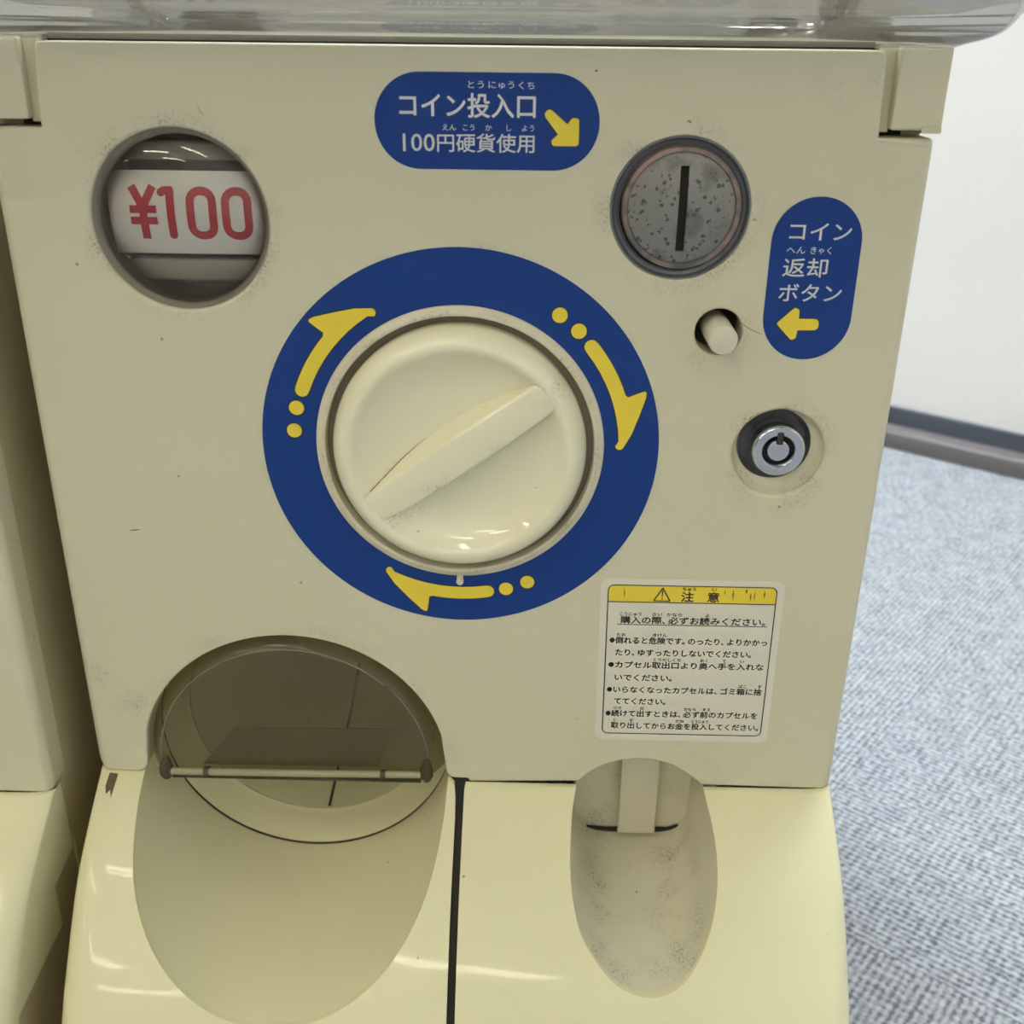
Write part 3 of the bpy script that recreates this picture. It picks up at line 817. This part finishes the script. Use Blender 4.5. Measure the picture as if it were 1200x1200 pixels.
    for x0 in (-0.0880, -0.0766):
        x1 = x0 + 0.0098
        lp = rounded(x0 + w / 2, zb + w / 2, x1 - w / 2, zt - w / 2, 0.0032, 5)
        dense = []
        for i in range(len(lp)):
            p, q = lp[i], lp[(i + 1) % len(lp)]
            kk = max(1, int(math.hypot(q[0] - p[0], q[1] - p[1]) / 0.002)); dense += sub(p, q, kk)[:-1]
        strip(bm, dense, w, closed=True)
    print_obj('price_figures', bm, M['red'], win)

    # ---- coin slot
    sx_, sz_ = 0.0694, 0.0554
    bm = bmesh.new()
    lathe(bm, sx_, sz_, [(0.0219, 0.0014), (0.0217, 0.0002), (0.0213, 0.0002), (0.0206, 0.0020), (0.0196, 0.0024), (0.0189, 0.0012), (0.0188, 0.004)], 96)
    slot = link_mesh('coin_slot', bm, M['bezel'], root)
    bm = bmesh.new()
    lathe(bm, sx_ + 0.0003, sz_ + 0.0003, [(0.0188, 0.0030), (0.0186, -0.0002), (0.0183, -0.0008), (0.0170, -0.0009), (0.0167, -0.0004), (0.0166, 0.001)], 96)
    link_mesh('copper_ring', bm, M['copper'], slot)
    bm = bmesh.new()
    px, pz = sx_ + 0.0003, sz_ + 0.0003
    # convex pitted disc with the slot cut through it
    f = fill(bm, [circle(px, pz, 0.0167, 72), rounded(px - 0.00135 + 0.0002, pz - 0.0130, px + 0.00135 + 0.0002, pz + 0.0128, 0.0003, 2)], 0.0)
    for k in range(-7, 8):
        bmesh.ops.bisect_plane(bm, geom=bm.verts[:] + bm.edges[:] + bm.faces[:], plane_co=(px, 0, pz + 0.0022 * k), plane_no=(0, 0, 1))
        bmesh.ops.bisect_plane(bm, geom=bm.verts[:] + bm.edges[:] + bm.faces[:], plane_co=(px + 0.0022 * k, 0, pz), plane_no=(1, 0, 0))
    for v in bm.verts:
        r = math.hypot(v.co.x - px, v.co.z - pz); v.co.y = -0.0016 + 0.0016 * (r / 0.0167) ** 2
    be = [e for e in bm.edges if len(e.link_faces) == 1]
    r = bmesh.ops.extrude_edge_only(bm, edges=be)
    bmesh.ops.translate(bm, verts=[g for g in r['geom'] if isinstance(g, bmesh.types.BMVert)], vec=(0, 0.0028, 0))
    link_mesh('steel_plate', bm, M['steel'], slot)
    bm = bmesh.new()
    box(bm, px - 0.003, px + 0.003, 0.0014, 0.0018, pz - 0.015, pz + 0.015)
    link_mesh('slot_depth', bm, M['dark_gap'], slot)

    # ---- coin return button
    bm = bmesh.new()
    lathe(bm, 0.0847, 0.0167, [(0.0079, 0.0118), (0.0079, 0.018), (0.0, 0.018)], 40)
    rb = link_mesh('return_button', bm, M['lock_cup'], root)
    bm = bmesh.new()
    lathe(bm, 0.0849, 0.0163, [(0.0, -0.0092), (0.0041, -0.0092), (0.0045, -0.0090), (0.0047, -0.0085), (0.0048, 0.0178)], 48)
    link_mesh('push_pin', bm, M['button'], rb)

    # ---- key lock
    kx, kz = 0.1078, -0.0232
    bm = bmesh.new()
    c2 = (0.1089, -0.0255)
    n = 72
    prof_l = [(0.1088, -0.0251, 0.0154, 0.0016), (0.1087, -0.0249, 0.0148, 0.0030), (0.1083, -0.0240, 0.0138, 0.0038), (kx, kz, 0.0127, 0.0042), (kx, kz, 0.0126, 0.0060)]
    rings = [[bm.verts.new((a + r * math.cos(2 * math.pi * i / n), y, b + r * math.sin(2 * math.pi * i / n))) for i in range(n)] for a, b, r, y in prof_l]
    for a, b in zip(rings, rings[1:]):
        for i in range(n):
            j = (i + 1) % n; bm.faces.new((a[i], a[j], b[j], b[i]))
    lock = link_mesh('key_lock', bm, M['rim'], root, smooth=60)
    bm = bmesh.new()
    lathe(bm, kx, kz, [(0.0127, 0.0045), (0.0124, 0.0040), (0.0112, 0.0075), (0.0095, 0.0085), (0.0, 0.0085)], 72)
    link_mesh('lock_cup', bm, M['key_cup'], lock)
    bm = bmesh.new()
    cx_, cz_ = kx + 0.0003, kz - 0.0001
    lathe(bm, cx_, cz_, [(0.0087, 0.008), (0.0090, -0.0022), (0.0088, -0.0030), (0.0083, -0.0034), (0.0058, -0.0032), (0.0053, -0.0026), (0.0051, 0.0010)], 72)
    link_mesh('chrome_ring', bm, M['chrome'], lock, smooth=40)
    bm = bmesh.new()
    lathe(bm, cx_, cz_, [(0.0052, 0.0006), (0.0, 0.0006)], 48)
    slab(bm, [rounded(cx_ - 0.0010, cz_ + 0.0026, cx_ + 0.0010, cz_ + 0.0068, 0.0003, 2)], -0.00355, -0.0030)
    link_mesh('key_notch', bm, M['dark_gap'], lock)
    bm = bmesh.new()
    lathe(bm, cx_, cz_, [(0.0039, 0.0012), (0.0039, -0.0018), (0.0036, -0.0024), (0.0024, -0.0026), (0.0, -0.0026)], 48)
    link_mesh('chrome_pin', bm, M['chrome'], lock, smooth=40)

    # ---- dial
    dx, dz = 0.0, -0.0249
    bm = bmesh.new()
    lathe(bm, dx, dz, [(0.0493, 0.0), (0.0491, -0.0009), (0.0486, -0.0013), (0.0478, -0.0014), (0.0474, -0.0019), (0.0466, -0.0021), (0.0460, -0.0018), (0.0458, -0.0008), (0.0457, 0.0025)], 128)
    tube(bm, [(dx - 0.0004, -0.0004, dz - 0.0512), (dx - 0.0004, -0.0019, dz - 0.0512)], 0.0013, 14)
    box(bm, dx - 0.0015, dx + 0.0007, -0.0012, 0.0, dz - 0.0510, dz - 0.0486)
    dial = link_mesh('dial', bm, M['collar'], root, smooth=50)
    bm = bmesh.new()
    lathe(bm, dx, dz, [(0.0460, 0.0020), (0.0456, 0.0026), (0.0428, 0.0030), (0.0425, 0.004)], 128)
    link_mesh('groove', bm, M['groove'], dial)
    bm = bmesh.new()
    lathe(bm, dx, dz, [(0.0430, 0.0035), (0.0433, -0.0012), (0.0431, -0.0028), (0.0425, -0.0045), (0.0415, -0.0062), (0.0402, -0.0077), (0.0388, -0.0086), (0.0374, -0.0089),
                       (0.0362, -0.0086), (0.0350, -0.0077), (0.0335, -0.0063), (0.0315, -0.0050), (0.0285, -0.0037), (0.0240, -0.0024), (0.0180, -0.0014), (0.0100, -0.0008), (0.0, -0.0006)], 128)
    knob = link_mesh('turning_knob', bm, M['knob'], dial, smooth=80)
    # grip bar: flat-topped, gently tapering walls, merging with the rim at both ends
    bm = bmesh.new()
    ang = math.radians(35.6); ca, sa = math.cos(ang), math.sin(ang)
    secs = []
    Lh = 0.0362
    for i in range(25):
        t = -1 + 2 * i / 24
        s = t * Lh
        yt = -0.0099 + 0.0013 * t * t
        hw = 0.0057 - 0.0009 * t * t
        base = 0.0098 - 0.0045 * t * t
        sec = [(-hw - 0.0016, 0.0005), (-hw - 0.0008, yt + 0.0014), (-hw - 0.0002, yt + 0.0003), (-hw + 0.0006, yt), (hw - 0.0006, yt), (hw + 0.0002, yt + 0.0003), (hw + 0.0008, yt + 0.0014), (base, 0.0003)]
        secs.append([bm.verts.new((dx + 0.0004 + s * ca - u * sa, y, dz + 0.0006 + s * sa + u * ca)) for u, y in sec])
    for a, b in zip(secs, secs[1:]):
        for i in range(7): bm.faces.new((a[i], a[i + 1], b[i + 1], b[i]))
    bm.faces.new(secs[0]); bm.faces.new(secs[-1][::-1])
    bar_o = link_mesh('grip_bar', bm, M['knob'], dial, smooth=45)
    # hairline crack along the upper foot of the grip
    bm = bmesh.new()
    pts = []
    for i in range(13):
        s = -0.0338 + 0.026 * i / 12; t = s / Lh
        yt = -0.0099 + 0.0013 * t * t; hw = 0.0057 - 0.0009 * t * t + 0.0008; base = 0.0098 - 0.0045 * t * t
        # where the sloping wall of the grip meets the dish
        best = None
        for q in range(41):
            u = hw + (base - hw) * q / 40; yw = (yt + 0.0014) + (0.0003 - yt - 0.0014) * q / 40
            rr = math.hypot(s, u); yd = -0.0006 - 0.0078 * (rr / 0.0374) ** 3.2
            if best is None or abs(yw - yd) < best[0]: best = (abs(yw - yd), u, yd)
        u, yy = best[1] + 0.0001, best[2] - 0.0001
        pts.append((dx + 0.0004 + s * ca - u * sa, yy, dz + 0.0006 + s * sa + u * ca))
    tube(bm, pts, [0.00008 + 0.00014 * (1 - i / 12) for i in range(13)], 6)
    link_mesh('hairline_crack', bm, M['groove'], dial)

    # ---- blue ring sticker with three turning arrows
    bm = bmesh.new()
    slab(bm, [circle(0.0001, -0.0249, 0.0678, 128), circle(0.0001, -0.0249, 0.0492, 128)], -0.00018, 0.0)
    ring = link_mesh('ring_sticker', bm, M['blue'], root, smooth=0)
    def arrow_pts(g):
        o = []
        P = lambda r, a: (r * math.cos(math.radians(a)), r * math.sin(math.radians(a)))
        for k in range(9): o.append(P(54.1 - g, 159.0 - (159.0 - 123.5) * k / 8))
        c = (-28.6, 46.3); rr = 1.5 + g
        for k in range(7): a = math.radians(-50 + 150 * k / 6); o.append((c[0] + rr * math.cos(a), c[1] + rr * math.sin(a)))
        o += [(-34.0, 47.6 + g), (-41.0, 46.2 + g), (-47.6 - g * .3, 44.6 + g), (-49.1 - g, 43.8 + g * .5), (-49.2 - g, 43.0 - g * .6), (-47.0 - g * .6, 41.2 - g), (-44.6 - g * .6, 39.4 - g * .3)]
        for k in range(7): o.append(P(58.9 + g, 139.5 + (159.0 - 139.5) * k / 6))
        c = P(56.5, 159.6); rr = 2.4 + g
        for k in range(1, 8): a = math.radians(160 + 180 * k / 8); o.append((c[0] + rr * math.cos(a), c[1] + rr * math.sin(a)))
        return o
    for q in range(3):
        al = math.radians(-120 * q)
        T = lambda p: (0.0001 + (p[0] * math.cos(al) - p[1] * math.sin(al)) / 1000, -0.0249 + (p[0] * math.sin(al) + p[1] * math.cos(al)) / 1000)
        bm = bmesh.new(); slab(bm, [[T(p) for p in arrow_pts(0.38)]], -0.00024, -0.00018)
        ao = print_obj('arrow_outline', bm, M['outline'], ring)
        bm = bmesh.new(); slab(bm, [[T(p) for p in arrow_pts(0.0)]], -0.00030, -0.00024)
        print_obj('curved_arrow', bm, M['yellow'], ring)
        for d in ((-55.3, 13.3), (-56.6, 5.2)):
            c = T(d)
            bm = bmesh.new(); slab(bm, [circle(c[0], c[1], 0.0029, 28)], -0.00024, -0.00018); print_obj('dot_outline', bm, M['outline'], ring)
            bm = bmesh.new(); slab(bm, [circle(c[0], c[1], 0.00255, 28)], -0.00030, -0.00024); print_obj('arrow_dot', bm, M['yellow'], ring)

    # ---- coin label
    bm = bmesh.new(); slab(bm, [rounded(-0.0249, 0.0665, 0.0432, 0.0943, 0.0138, 14)], -0.00018, 0.0)
    lab = link_mesh('coin_label', bm, M['blue'], root, smooth=0)
    bm = bmesh.new()
    yt = -0.00026
    letters(bm, 'コイン投入口', -0.0183, 0.0246, 0.0813, 0.0074, yt, 0.00013)
    letters(bm, '100円硬貨使用', -0.0180, 0.0243, 0.0714, 0.0058, yt, 0.00006)
    letters(bm, 'とう', 0.0029, 0.0088, 0.0897, 0.0024, yt); letters(bm, 'にゅう', 0.0093, 0.0178, 0.0897, 0.0024, yt); letters(bm, 'くち', 0.0181, 0.0237, 0.0896, 0.0024, yt)
    for s, a, b_ in (('えん', -0.0046, -0.0001), ('こう', 0.0015, 0.0058), ('か', 0.0085, 0.0107), ('し', 0.0146, 0.0168), ('よう', 0.0195, 0.0239)):
        letters(bm, s, a, b_, 0.0777, 0.0021, yt)
    print_obj('coin_lettering', bm, M['white_print'], lab)
    def ptr(pts, g):
        cx0 = sum(p[0] for p in pts) / len(pts); cz0 = sum(p[1] for p in pts) / len(pts)
        out = []; n_ = len(pts)
        for i in range(n_):
            a = Vector(pts[i - 1]); p = Vector(pts[i]); b_ = Vector(pts[(i + 1) % n_])
            d1 = (p - a).normalized(); d2 = (b_ - p).normalized(); nn = Vector((d1.y + d2.y, -(d1.x + d2.x))).normalized()
            out.append((p.x + nn.x * g, p.y + nn.y * g))
        return out
    def area(pts): return sum(pts[i - 1][0] * pts[i][1] - pts[i][0] * pts[i - 1][1] for i in range(len(pts)))
    A1 = fillet([(0.0279, 0.0846, 0.0014), (0.0335, 0.0800, 0.0), (0.0349, 0.0818, 0.0008), (0.0370, 0.0817, 0.001), (0.0371, 0.0737, 0.0012), (0.0291, 0.0737, 0.001),
                 (0.0287, 0.0752, 0.0008), (0.0307, 0.0771, 0.0), (0.0262, 0.0827, 0.0014)], 4)
    A2 = fillet([(0.1030, 0.0199, 0.0008), (0.1086, 0.0254, 0.0010), (0.1100, 0.0244, 0.0008), (0.1101, 0.0216, 0.0), (0.1167, 0.0216, 0.0017), (0.1167, 0.0179, 0.0017), (0.1101, 0.0178, 0.0),
                 (0.1098, 0.0152, 0.0008), (0.1084, 0.0144, 0.0010)], 4)
    for A, par in ((A1, lab),):
        if area(A) < 0: A = A[::-1]
        bm = bmesh.new(); slab(bm, [ptr(A, 0.0003)], -0.00024, -0.00018); print_obj('arrow_outline', bm, M['outline'], par)
        bm = bmesh.new(); slab(bm, [A], -0.00030, -0.00024); print_obj('pointing_arrow', bm, M['yellow'], par)
    bm = bmesh.new(); slab(bm, [rounded(0.0986, 0.0081, 0.1269, 0.0599, 0.0140, 14)], -0.00018, 0.0)
    lab2 = link_mesh('return_label', bm, M['blue'], root, smooth=0)
    bm = bmesh.new()
    letters(bm, 'コイン', 0.1029, 0.1238, 0.0461, 0.0064, yt, 0.00006)
    letters(bm, '返却', 0.1029, 0.1178, 0.0348, 0.0064, yt, 0.00006)
    letters(bm, 'ボタン', 0.1023, 0.1232, 0.0268, 0.0064, yt, 0.00006)
    letters(bm, 'へん', 0.1035, 0.1097, 0.0422, 0.0026, yt); letters(bm, 'きゃく', 0.1108, 0.1184, 0.0422, 0.0026, yt)
    print_obj('return_lettering', bm, M['white_print'], lab2)
    A = A2 if area(A2) > 0 else A2[::-1]
    bm = bmesh.new(); slab(bm, [ptr(A, 0.0003)], -0.00024, -0.00018); print_obj('arrow_outline', bm, M['outline'], lab2)
    bm = bmesh.new(); slab(bm, [A], -0.00030, -0.00024); print_obj('pointing_arrow', bm, M['yellow'], lab2)

    # ---- caution sticker
    def sh(x, z):      # the sticker sits very slightly crooked
        return x + (z + 0.109) * (-0.008) , z
    bm = bmesh.new(); slab(bm, [[sh(*p) for p in rounded(0.0508, -0.1447, 0.1172, -0.0744, 0.0030, 6)]], -0.00012, 0.0)
    caut = link_mesh('caution_sticker', bm, M['white_vinyl'], root, smooth=0)
    bm = bmesh.new()
    fill(bm, [[sh(*p) for p in rounded(0.0534, -0.1419, 0.1147, -0.0768, 0.0024, 6)], [sh(*p) for p in rounded(0.0538, -0.1415, 0.1143, -0.0772, 0.0020, 6)]], -0.00020)
    fill(bm, [[(0.0536, -0.0841), (0.1145, -0.0841), (0.1145, -0.0837), (0.0536, -0.0837)]], -0.00020)
    fill(bm, [[(0.0573, -0.0935), (0.1122, -0.0934), (0.1122, -0.0931), (0.0573, -0.0932)]], -0.00020)
    # warning triangle
    fill(bm, [fillet([(0.0696, -0.0834, 0.0004), (0.0763, -0.0834, 0.0004), (0.0730, -0.0774, 0.0004)], 3),
              fillet([(0.0704, -0.0830, 0.0002), (0.0755, -0.0830, 0.0002), (0.0730, -0.0784, 0.0002)], 3)], -0.00024)
    fill(bm, [[(0.0727, -0.0789), (0.0733, -0.0789), (0.07315, -0.0816), (0.07285, -0.0816)]], -0.00024)
    fill(bm, [circle(0.0730, -0.0823, 0.0003, 10)], -0.00024)
    print_obj('black_border', bm, M['black_print'], caut)
    hd = [p for p in rounded(0.0536, -0.0900, 0.1145, -0.0770, 0.0021, 6) if p[1] > -0.0839]
    hd = [(0.1145, -0.0839)] + [p for p in hd] + [(0.0536, -0.0839)]
    bm = bmesh.new(); slab(bm, [hd], -0.00016, -0.00012)
    print_obj('yellow_header', bm, M['yellow'], caut)
    bm = bmesh.new()
    for x, z, l, w_ in ((0.0592, -0.0782, 0.0042, 0.00016), (0.0985, -0.0778, 0.0050, 0.00022), (0.1032, -0.0776, 0.0022, 0.0003), (0.1049, -0.0790, 0.0040, 0.00022), (0.1063, -0.0784, 0.0046, 0.00016), (0.1098, -0.0782, 0.0036, 0.00024), (0.0955, -0.0782, 0.0025, 0.00014)):
        bm.faces.new([bm.verts.new((a, -0.00019, b_)) for a, b_ in ((x, z), (x + w_ * 1.4, z - l * 0.4), (x + w_ * 0.8, z - l), (x - w_, z - l * 0.5))])
    print_obj('header_scuffs', bm, M['rust'], caut)['kind'] = 'stuff'
    bm = bmesh.new()
    yc = -0.00024
    letters(bm, '注', 0.0797, 0.0846, -0.0835, 0.0043, yc, 0.00010); letters(bm, '意', 0.0891, 0.0940, -0.0835, 0.0043, yc, 0.00010)
    letters(bm, 'ちゅう', 0.0800, 0.0853, -0.0790, 0.0017, yc, 0.00005); letters(bm, 'い', 0.0906, 0.0926, -0.0790, 0.0017, yc, 0.00005)
    H = 0.0031; W_ = 0.00008
    rows = [('購入の際、必ずお読みください。', 0.0583, 0.1125, -0.0930, 0.0033, [('こうにゅう', .0577, .0662), ('さい', .0695, .0737), ('かなら', .0750, .0810), ('よ', .0890, .0910)]),
            ('●倒れると危険です。のったり、よりかかっ', 0.0549, 0.1134, -0.1016, H, [('たお', .0571, .0607), ('きけん', .0704, .0760)]),
            ('たり、ゆすったりしないでください。', 0.0569, 0.1085, -0.1068, H, []),
            ('●カプセル取出口より奥へ手を入れな', 0.0549, 0.1130, -0.1122, H, [('とりだしくち', .0712, .0820), ('おく', .0888, .0922), ('て', .0970, .0988), ('い', .1036, .1054)]),
            ('いでください。', 0.0571, 0.0800, -0.1178, H, []),
            ('●いらなくなったカプセルは、ゴミ箱に捨', 0.0549, 0.1133, -0.1232, H, [('ばこ', .1042, .1074), ('す', .1113, .1131)]),
            ('ててください。', 0.0576, 0.0782, -0.1284, H, []),
            ('●続けて出すときは、必ず前のカプセルを', 0.0549, 0.1130, -0.1340, H, [('つづ', .0573, .0607), ('だ', .0677, .0694), ('かなら', .0844, .0893), ('まえ', .0914, .0948)]),
            ('取り出してからお金を投入してください。', 0.0570, 0.1145, -0.1395, H, [('と', .0576, .0592), ('だ', .0640, .0657), ('かね', .0816, .0850), ('とうにゅう', .0876, .0944)])]
    for s, x0, x1, z0, hh_, ruby in rows:
        letters(bm, s, x0, x1, z0, hh_, yc, W_)
        for rs, ra, rb_ in ruby: letters(bm, rs, ra, rb_, z0 + hh_ + 0.00005, 0.0016, yc, 0.00004)
    print_obj('caution_lettering', bm, M['black_print'], caut)
    return root

def add_scuffs(panel):
    """single dark nicks and a hair-thin scratch on the front panel"""
    for pts, w_ in SCUFFS:
        bm = bmesh.new()
        n_ = len(pts); a = []; b = []
        for i, p in enumerate(pts):
            q0, q1 = Vector(pts[max(i - 1, 0)]), Vector(pts[min(i + 1, n_ - 1)])
            d = (q1 - q0).normalized(); k = w_ * (0.35 + 0.65 * math.sin(math.pi * (i + 0.5) / n_))
            a.append(bm.verts.new((p[0] - d.y * k, -0.00006, p[1] + d.x * k))); b.append(bm.verts.new((p[0] + d.y * k, -0.00006, p[1] - d.x * k)))
        for i in range(n_ - 1): bm.faces.new((a[i], b[i], b[i + 1], a[i + 1]))
        print_obj('scuff_mark', bm, M['rust'], panel)
SCUFFS = [([(-0.0222, 0.0851), (-0.0218, 0.0857), (-0.0214, 0.0862)], 0.00035), ([(-0.0236, 0.0856), (-0.0228, 0.0856), (-0.0222, 0.0856)], 0.00010),
          ([(-0.1182, -0.0588), (-0.1165, -0.0586), (-0.1148, -0.0584)], 0.00022), ([(0.0916, 0.0200), (0.0935, 0.0186), (0.0960, 0.0173), (0.0989, 0.0162)], 0.00012),
          ([(-0.1060, 0.0388), (-0.1055, 0.0383), (-0.1048, 0.0381)], 0.0004), ([(-0.0785, 0.0840), (-0.0780, 0.0832), (-0.0778, 0.0822), (-0.0768, 0.0815)], 0.00008),
          ([(0.0412, 0.0950), (0.0420, 0.0952)], 0.0003), ([(0.0695, 0.0812), (0.0702, 0.0814), (0.0708, 0.0808)], 0.00025)]
def lathe_z(bm, x, y, z0, z1, r, n=20):
    a = [bm.verts.new((x + r * math.cos(2 * math.pi * i / n), y + r * math.sin(2 * math.pi * i / n), z0)) for i in range(n)]
    b = [bm.verts.new((v.co.x, v.co.y, z1)) for v in a]
    for i in range(n):
        j = (i + 1) % n; bm.faces.new((a[i], a[j], b[j], b[i]))
    bm.faces.new(a[::-1]); bm.faces.new(b)
def slab_side(bm, x0, x1):
    zs = [-0.166 - 0.006 * k for k in range(24)]
    zs = [z for z in zs if z > FLOOR + 0.008] + [FLOOR + 0.008]
    a = [(prof(z) + 0.0085, z) for z in zs] + [(0.0125, zs[-1]), (0.0125, zs[0])]
    fa = [bm.verts.new((x0, y, z)) for y, z in a]; fb = [bm.verts.new((x1, y, z)) for y, z in a]
    bm.faces.new(fa); bm.faces.new(fb[::-1])
    for i in range(len(a)):
        j = (i + 1) % len(a); bm.faces.new((fa[i], fa[j], fb[j], fb[i]))

machine = build_machine()
machine['label'] = 'ivory capsule vending machine with blue ring dial, price window and warning sticker, filling the picture'
machine['category'] = 'vending machine'
machine['group'] = 'capsule vending machines standing in a row'

# the neighbour: a copy of the machine and all its parts
def copy_tree(o, parent=None):
    c = o.copy(); COL.objects.link(c)
    if parent is not None: c.parent = parent
    for ch in list(o.children): copy_tree(ch, c)
    return c
neighbour = copy_tree(machine)
neighbour.location = (-0.3035, -0.0125, 0.0)
for ch in neighbour.children:
    if ch.name.startswith('capsule_case'): ch.scale = (0.80, 1, 1)      # the next machine carries a narrower case
neighbour['label'] = 'second ivory machine at the left edge of the picture, only its shaded right side showing'

# ---------------------------------------------------------------- the room
def quad_box(name, u0, u1, v0, v1, z0, z1, mat, parent=None, kind='structure', bev=0.0):
    bm = bmesh.new(); box(bm, u0, u1, v0, v1, z0, z1, bev)
    o = link_mesh(name, bm, mat, parent, smooth=30, lift=False)
    if parent is None:
        o.rotation_euler = (0, 0, TH)
        if kind: o['kind'] = kind
    return o
floor = quad_box('floor', U0, U1, V0, WALL_V, -0.08, -0.006, M['dark_gap'])
ceiling = quad_box('ceiling', U0, U1, V0, WALL_V, CEIL, CEIL + 0.08, M['ceiling'])
wb = quad_box('wall_back', U0, U1, WALL_V, WALL_V + 0.1, 0, CEIL, M['wall'])
wl = quad_box('wall_left', U0 - 0.1, U0, V0, WALL_V, 0, CEIL, M['wall_dim'])
wf = quad_box('wall_front', U0, U1, V0 - 0.1, V0, 0, CEIL, M['wall_dim'])
wr = quad_box('wall_right', U1, U1 + 0.1, V0, WALL_V, 0, CEIL, M['wall'])
# skirting of the back wall: low brown plinth with a ledge, slate strip above it
sk = quad_box('baseboard_back', U0, U1, WALL_V - 0.0065, WALL_V, 0.0, 0.0365, M['skirt'])
bm = bmesh.new(); box(bm, U0, U1, WALL_V - 0.0355, WALL_V - 0.0065, 0.0, 0.0185, 0.0015)
link_mesh('plinth', bm, M['plinth'], sk, smooth=30, lift=False)

# carpet tiles, quarter-turned one against the next
TS = 0.5106
tile_mesh = {}
def tile_data(w, d):
    key = (round(w, 4), round(d, 4))
    if key not in tile_mesh:
        bm = bmesh.new(); box(bm, -w / 2, w / 2, -d / 2, d / 2, -0.006, 0.0, 0.0006)
        me = bpy.data.meshes.new('carpet_tile'); bmesh.ops.recalc_face_normals(bm, faces=bm.faces[:]); bm.to_mesh(me); bm.free()
        me.materials.append(M['carpet']); tile_mesh[key] = me
    return tile_mesh[key]
iu0 = math.floor((U0 - 0.0565) / TS); iv0 = math.floor((V0 - 0.17) / TS)
for i in range(iu0, int((U1 - 0.0565) / TS) + 1):
    for j in range(iv0, 2):
        a0 = max(U0, 0.0565 + i * TS); a1 = min(U1, 0.0565 + (i + 1) * TS)
        b0 = max(V0, 0.17 + j * TS); b1 = min(WALL_V - 0.0005, 0.17 + (j + 1) * TS)
        if a1 - a0 < 0.02 or b1 - b0 < 0.02: continue
        turned = (i + j) % 2 == 0
        w, d = (a1 - a0, b1 - b0)
        if turned: w, d = d, w
        o = bpy.data.objects.new('carpet_tile', tile_data(w, d)); COL.objects.link(o); o.parent = floor
        o.location = ((a0 + a1) / 2, (b0 + b1) / 2, 0.0)
        o.rotation_euler = (0, 0, math.pi / 2 if turned else 0)

# ceiling lights: rows of long tubes
lights = []
def ceiling_light(u, v, tube_mat='tube'):
    r = empty('ceiling_light', room(u, v, CEIL))
    r.rotation_euler = (0, 0, TH)
    bm = bmesh.new(); box(bm, -0.62, 0.62, -0.09, 0.09, -0.05, 0.0, 0.008)
    link_mesh('housing', bm, M['lamp_body'], r, lift=False)
    for s in (-0.045, 0.045):
        bm = bmesh.new(); tube(bm, [(-0.60, s, -0.066), (0.60, s, -0.066)], 0.016, 8)
        link_mesh('lamp_tube', bm, M[tube_mat], r, lift=False)
    r['label'] = 'long white twin-tube ceiling light'
    r['category'] = 'ceiling light'
    r['group'] = 'twin-tube ceiling lights above and behind the viewer'
for u in (-1.9, -0.3):
    ceiling_light(u, 0.70, 'cool_tube')  # added out of view, behind the panel plane, to light wall and carpet
for u, v in ((-0.9, -0.55), (-2.3, -1.2), (0.3, -1.5), (-1.0, -2.4), (1.6, -2.6), (0.3, -3.6), (-1.8, -4.4), (1.6, -4.6)):
    ceiling_light(u, v)
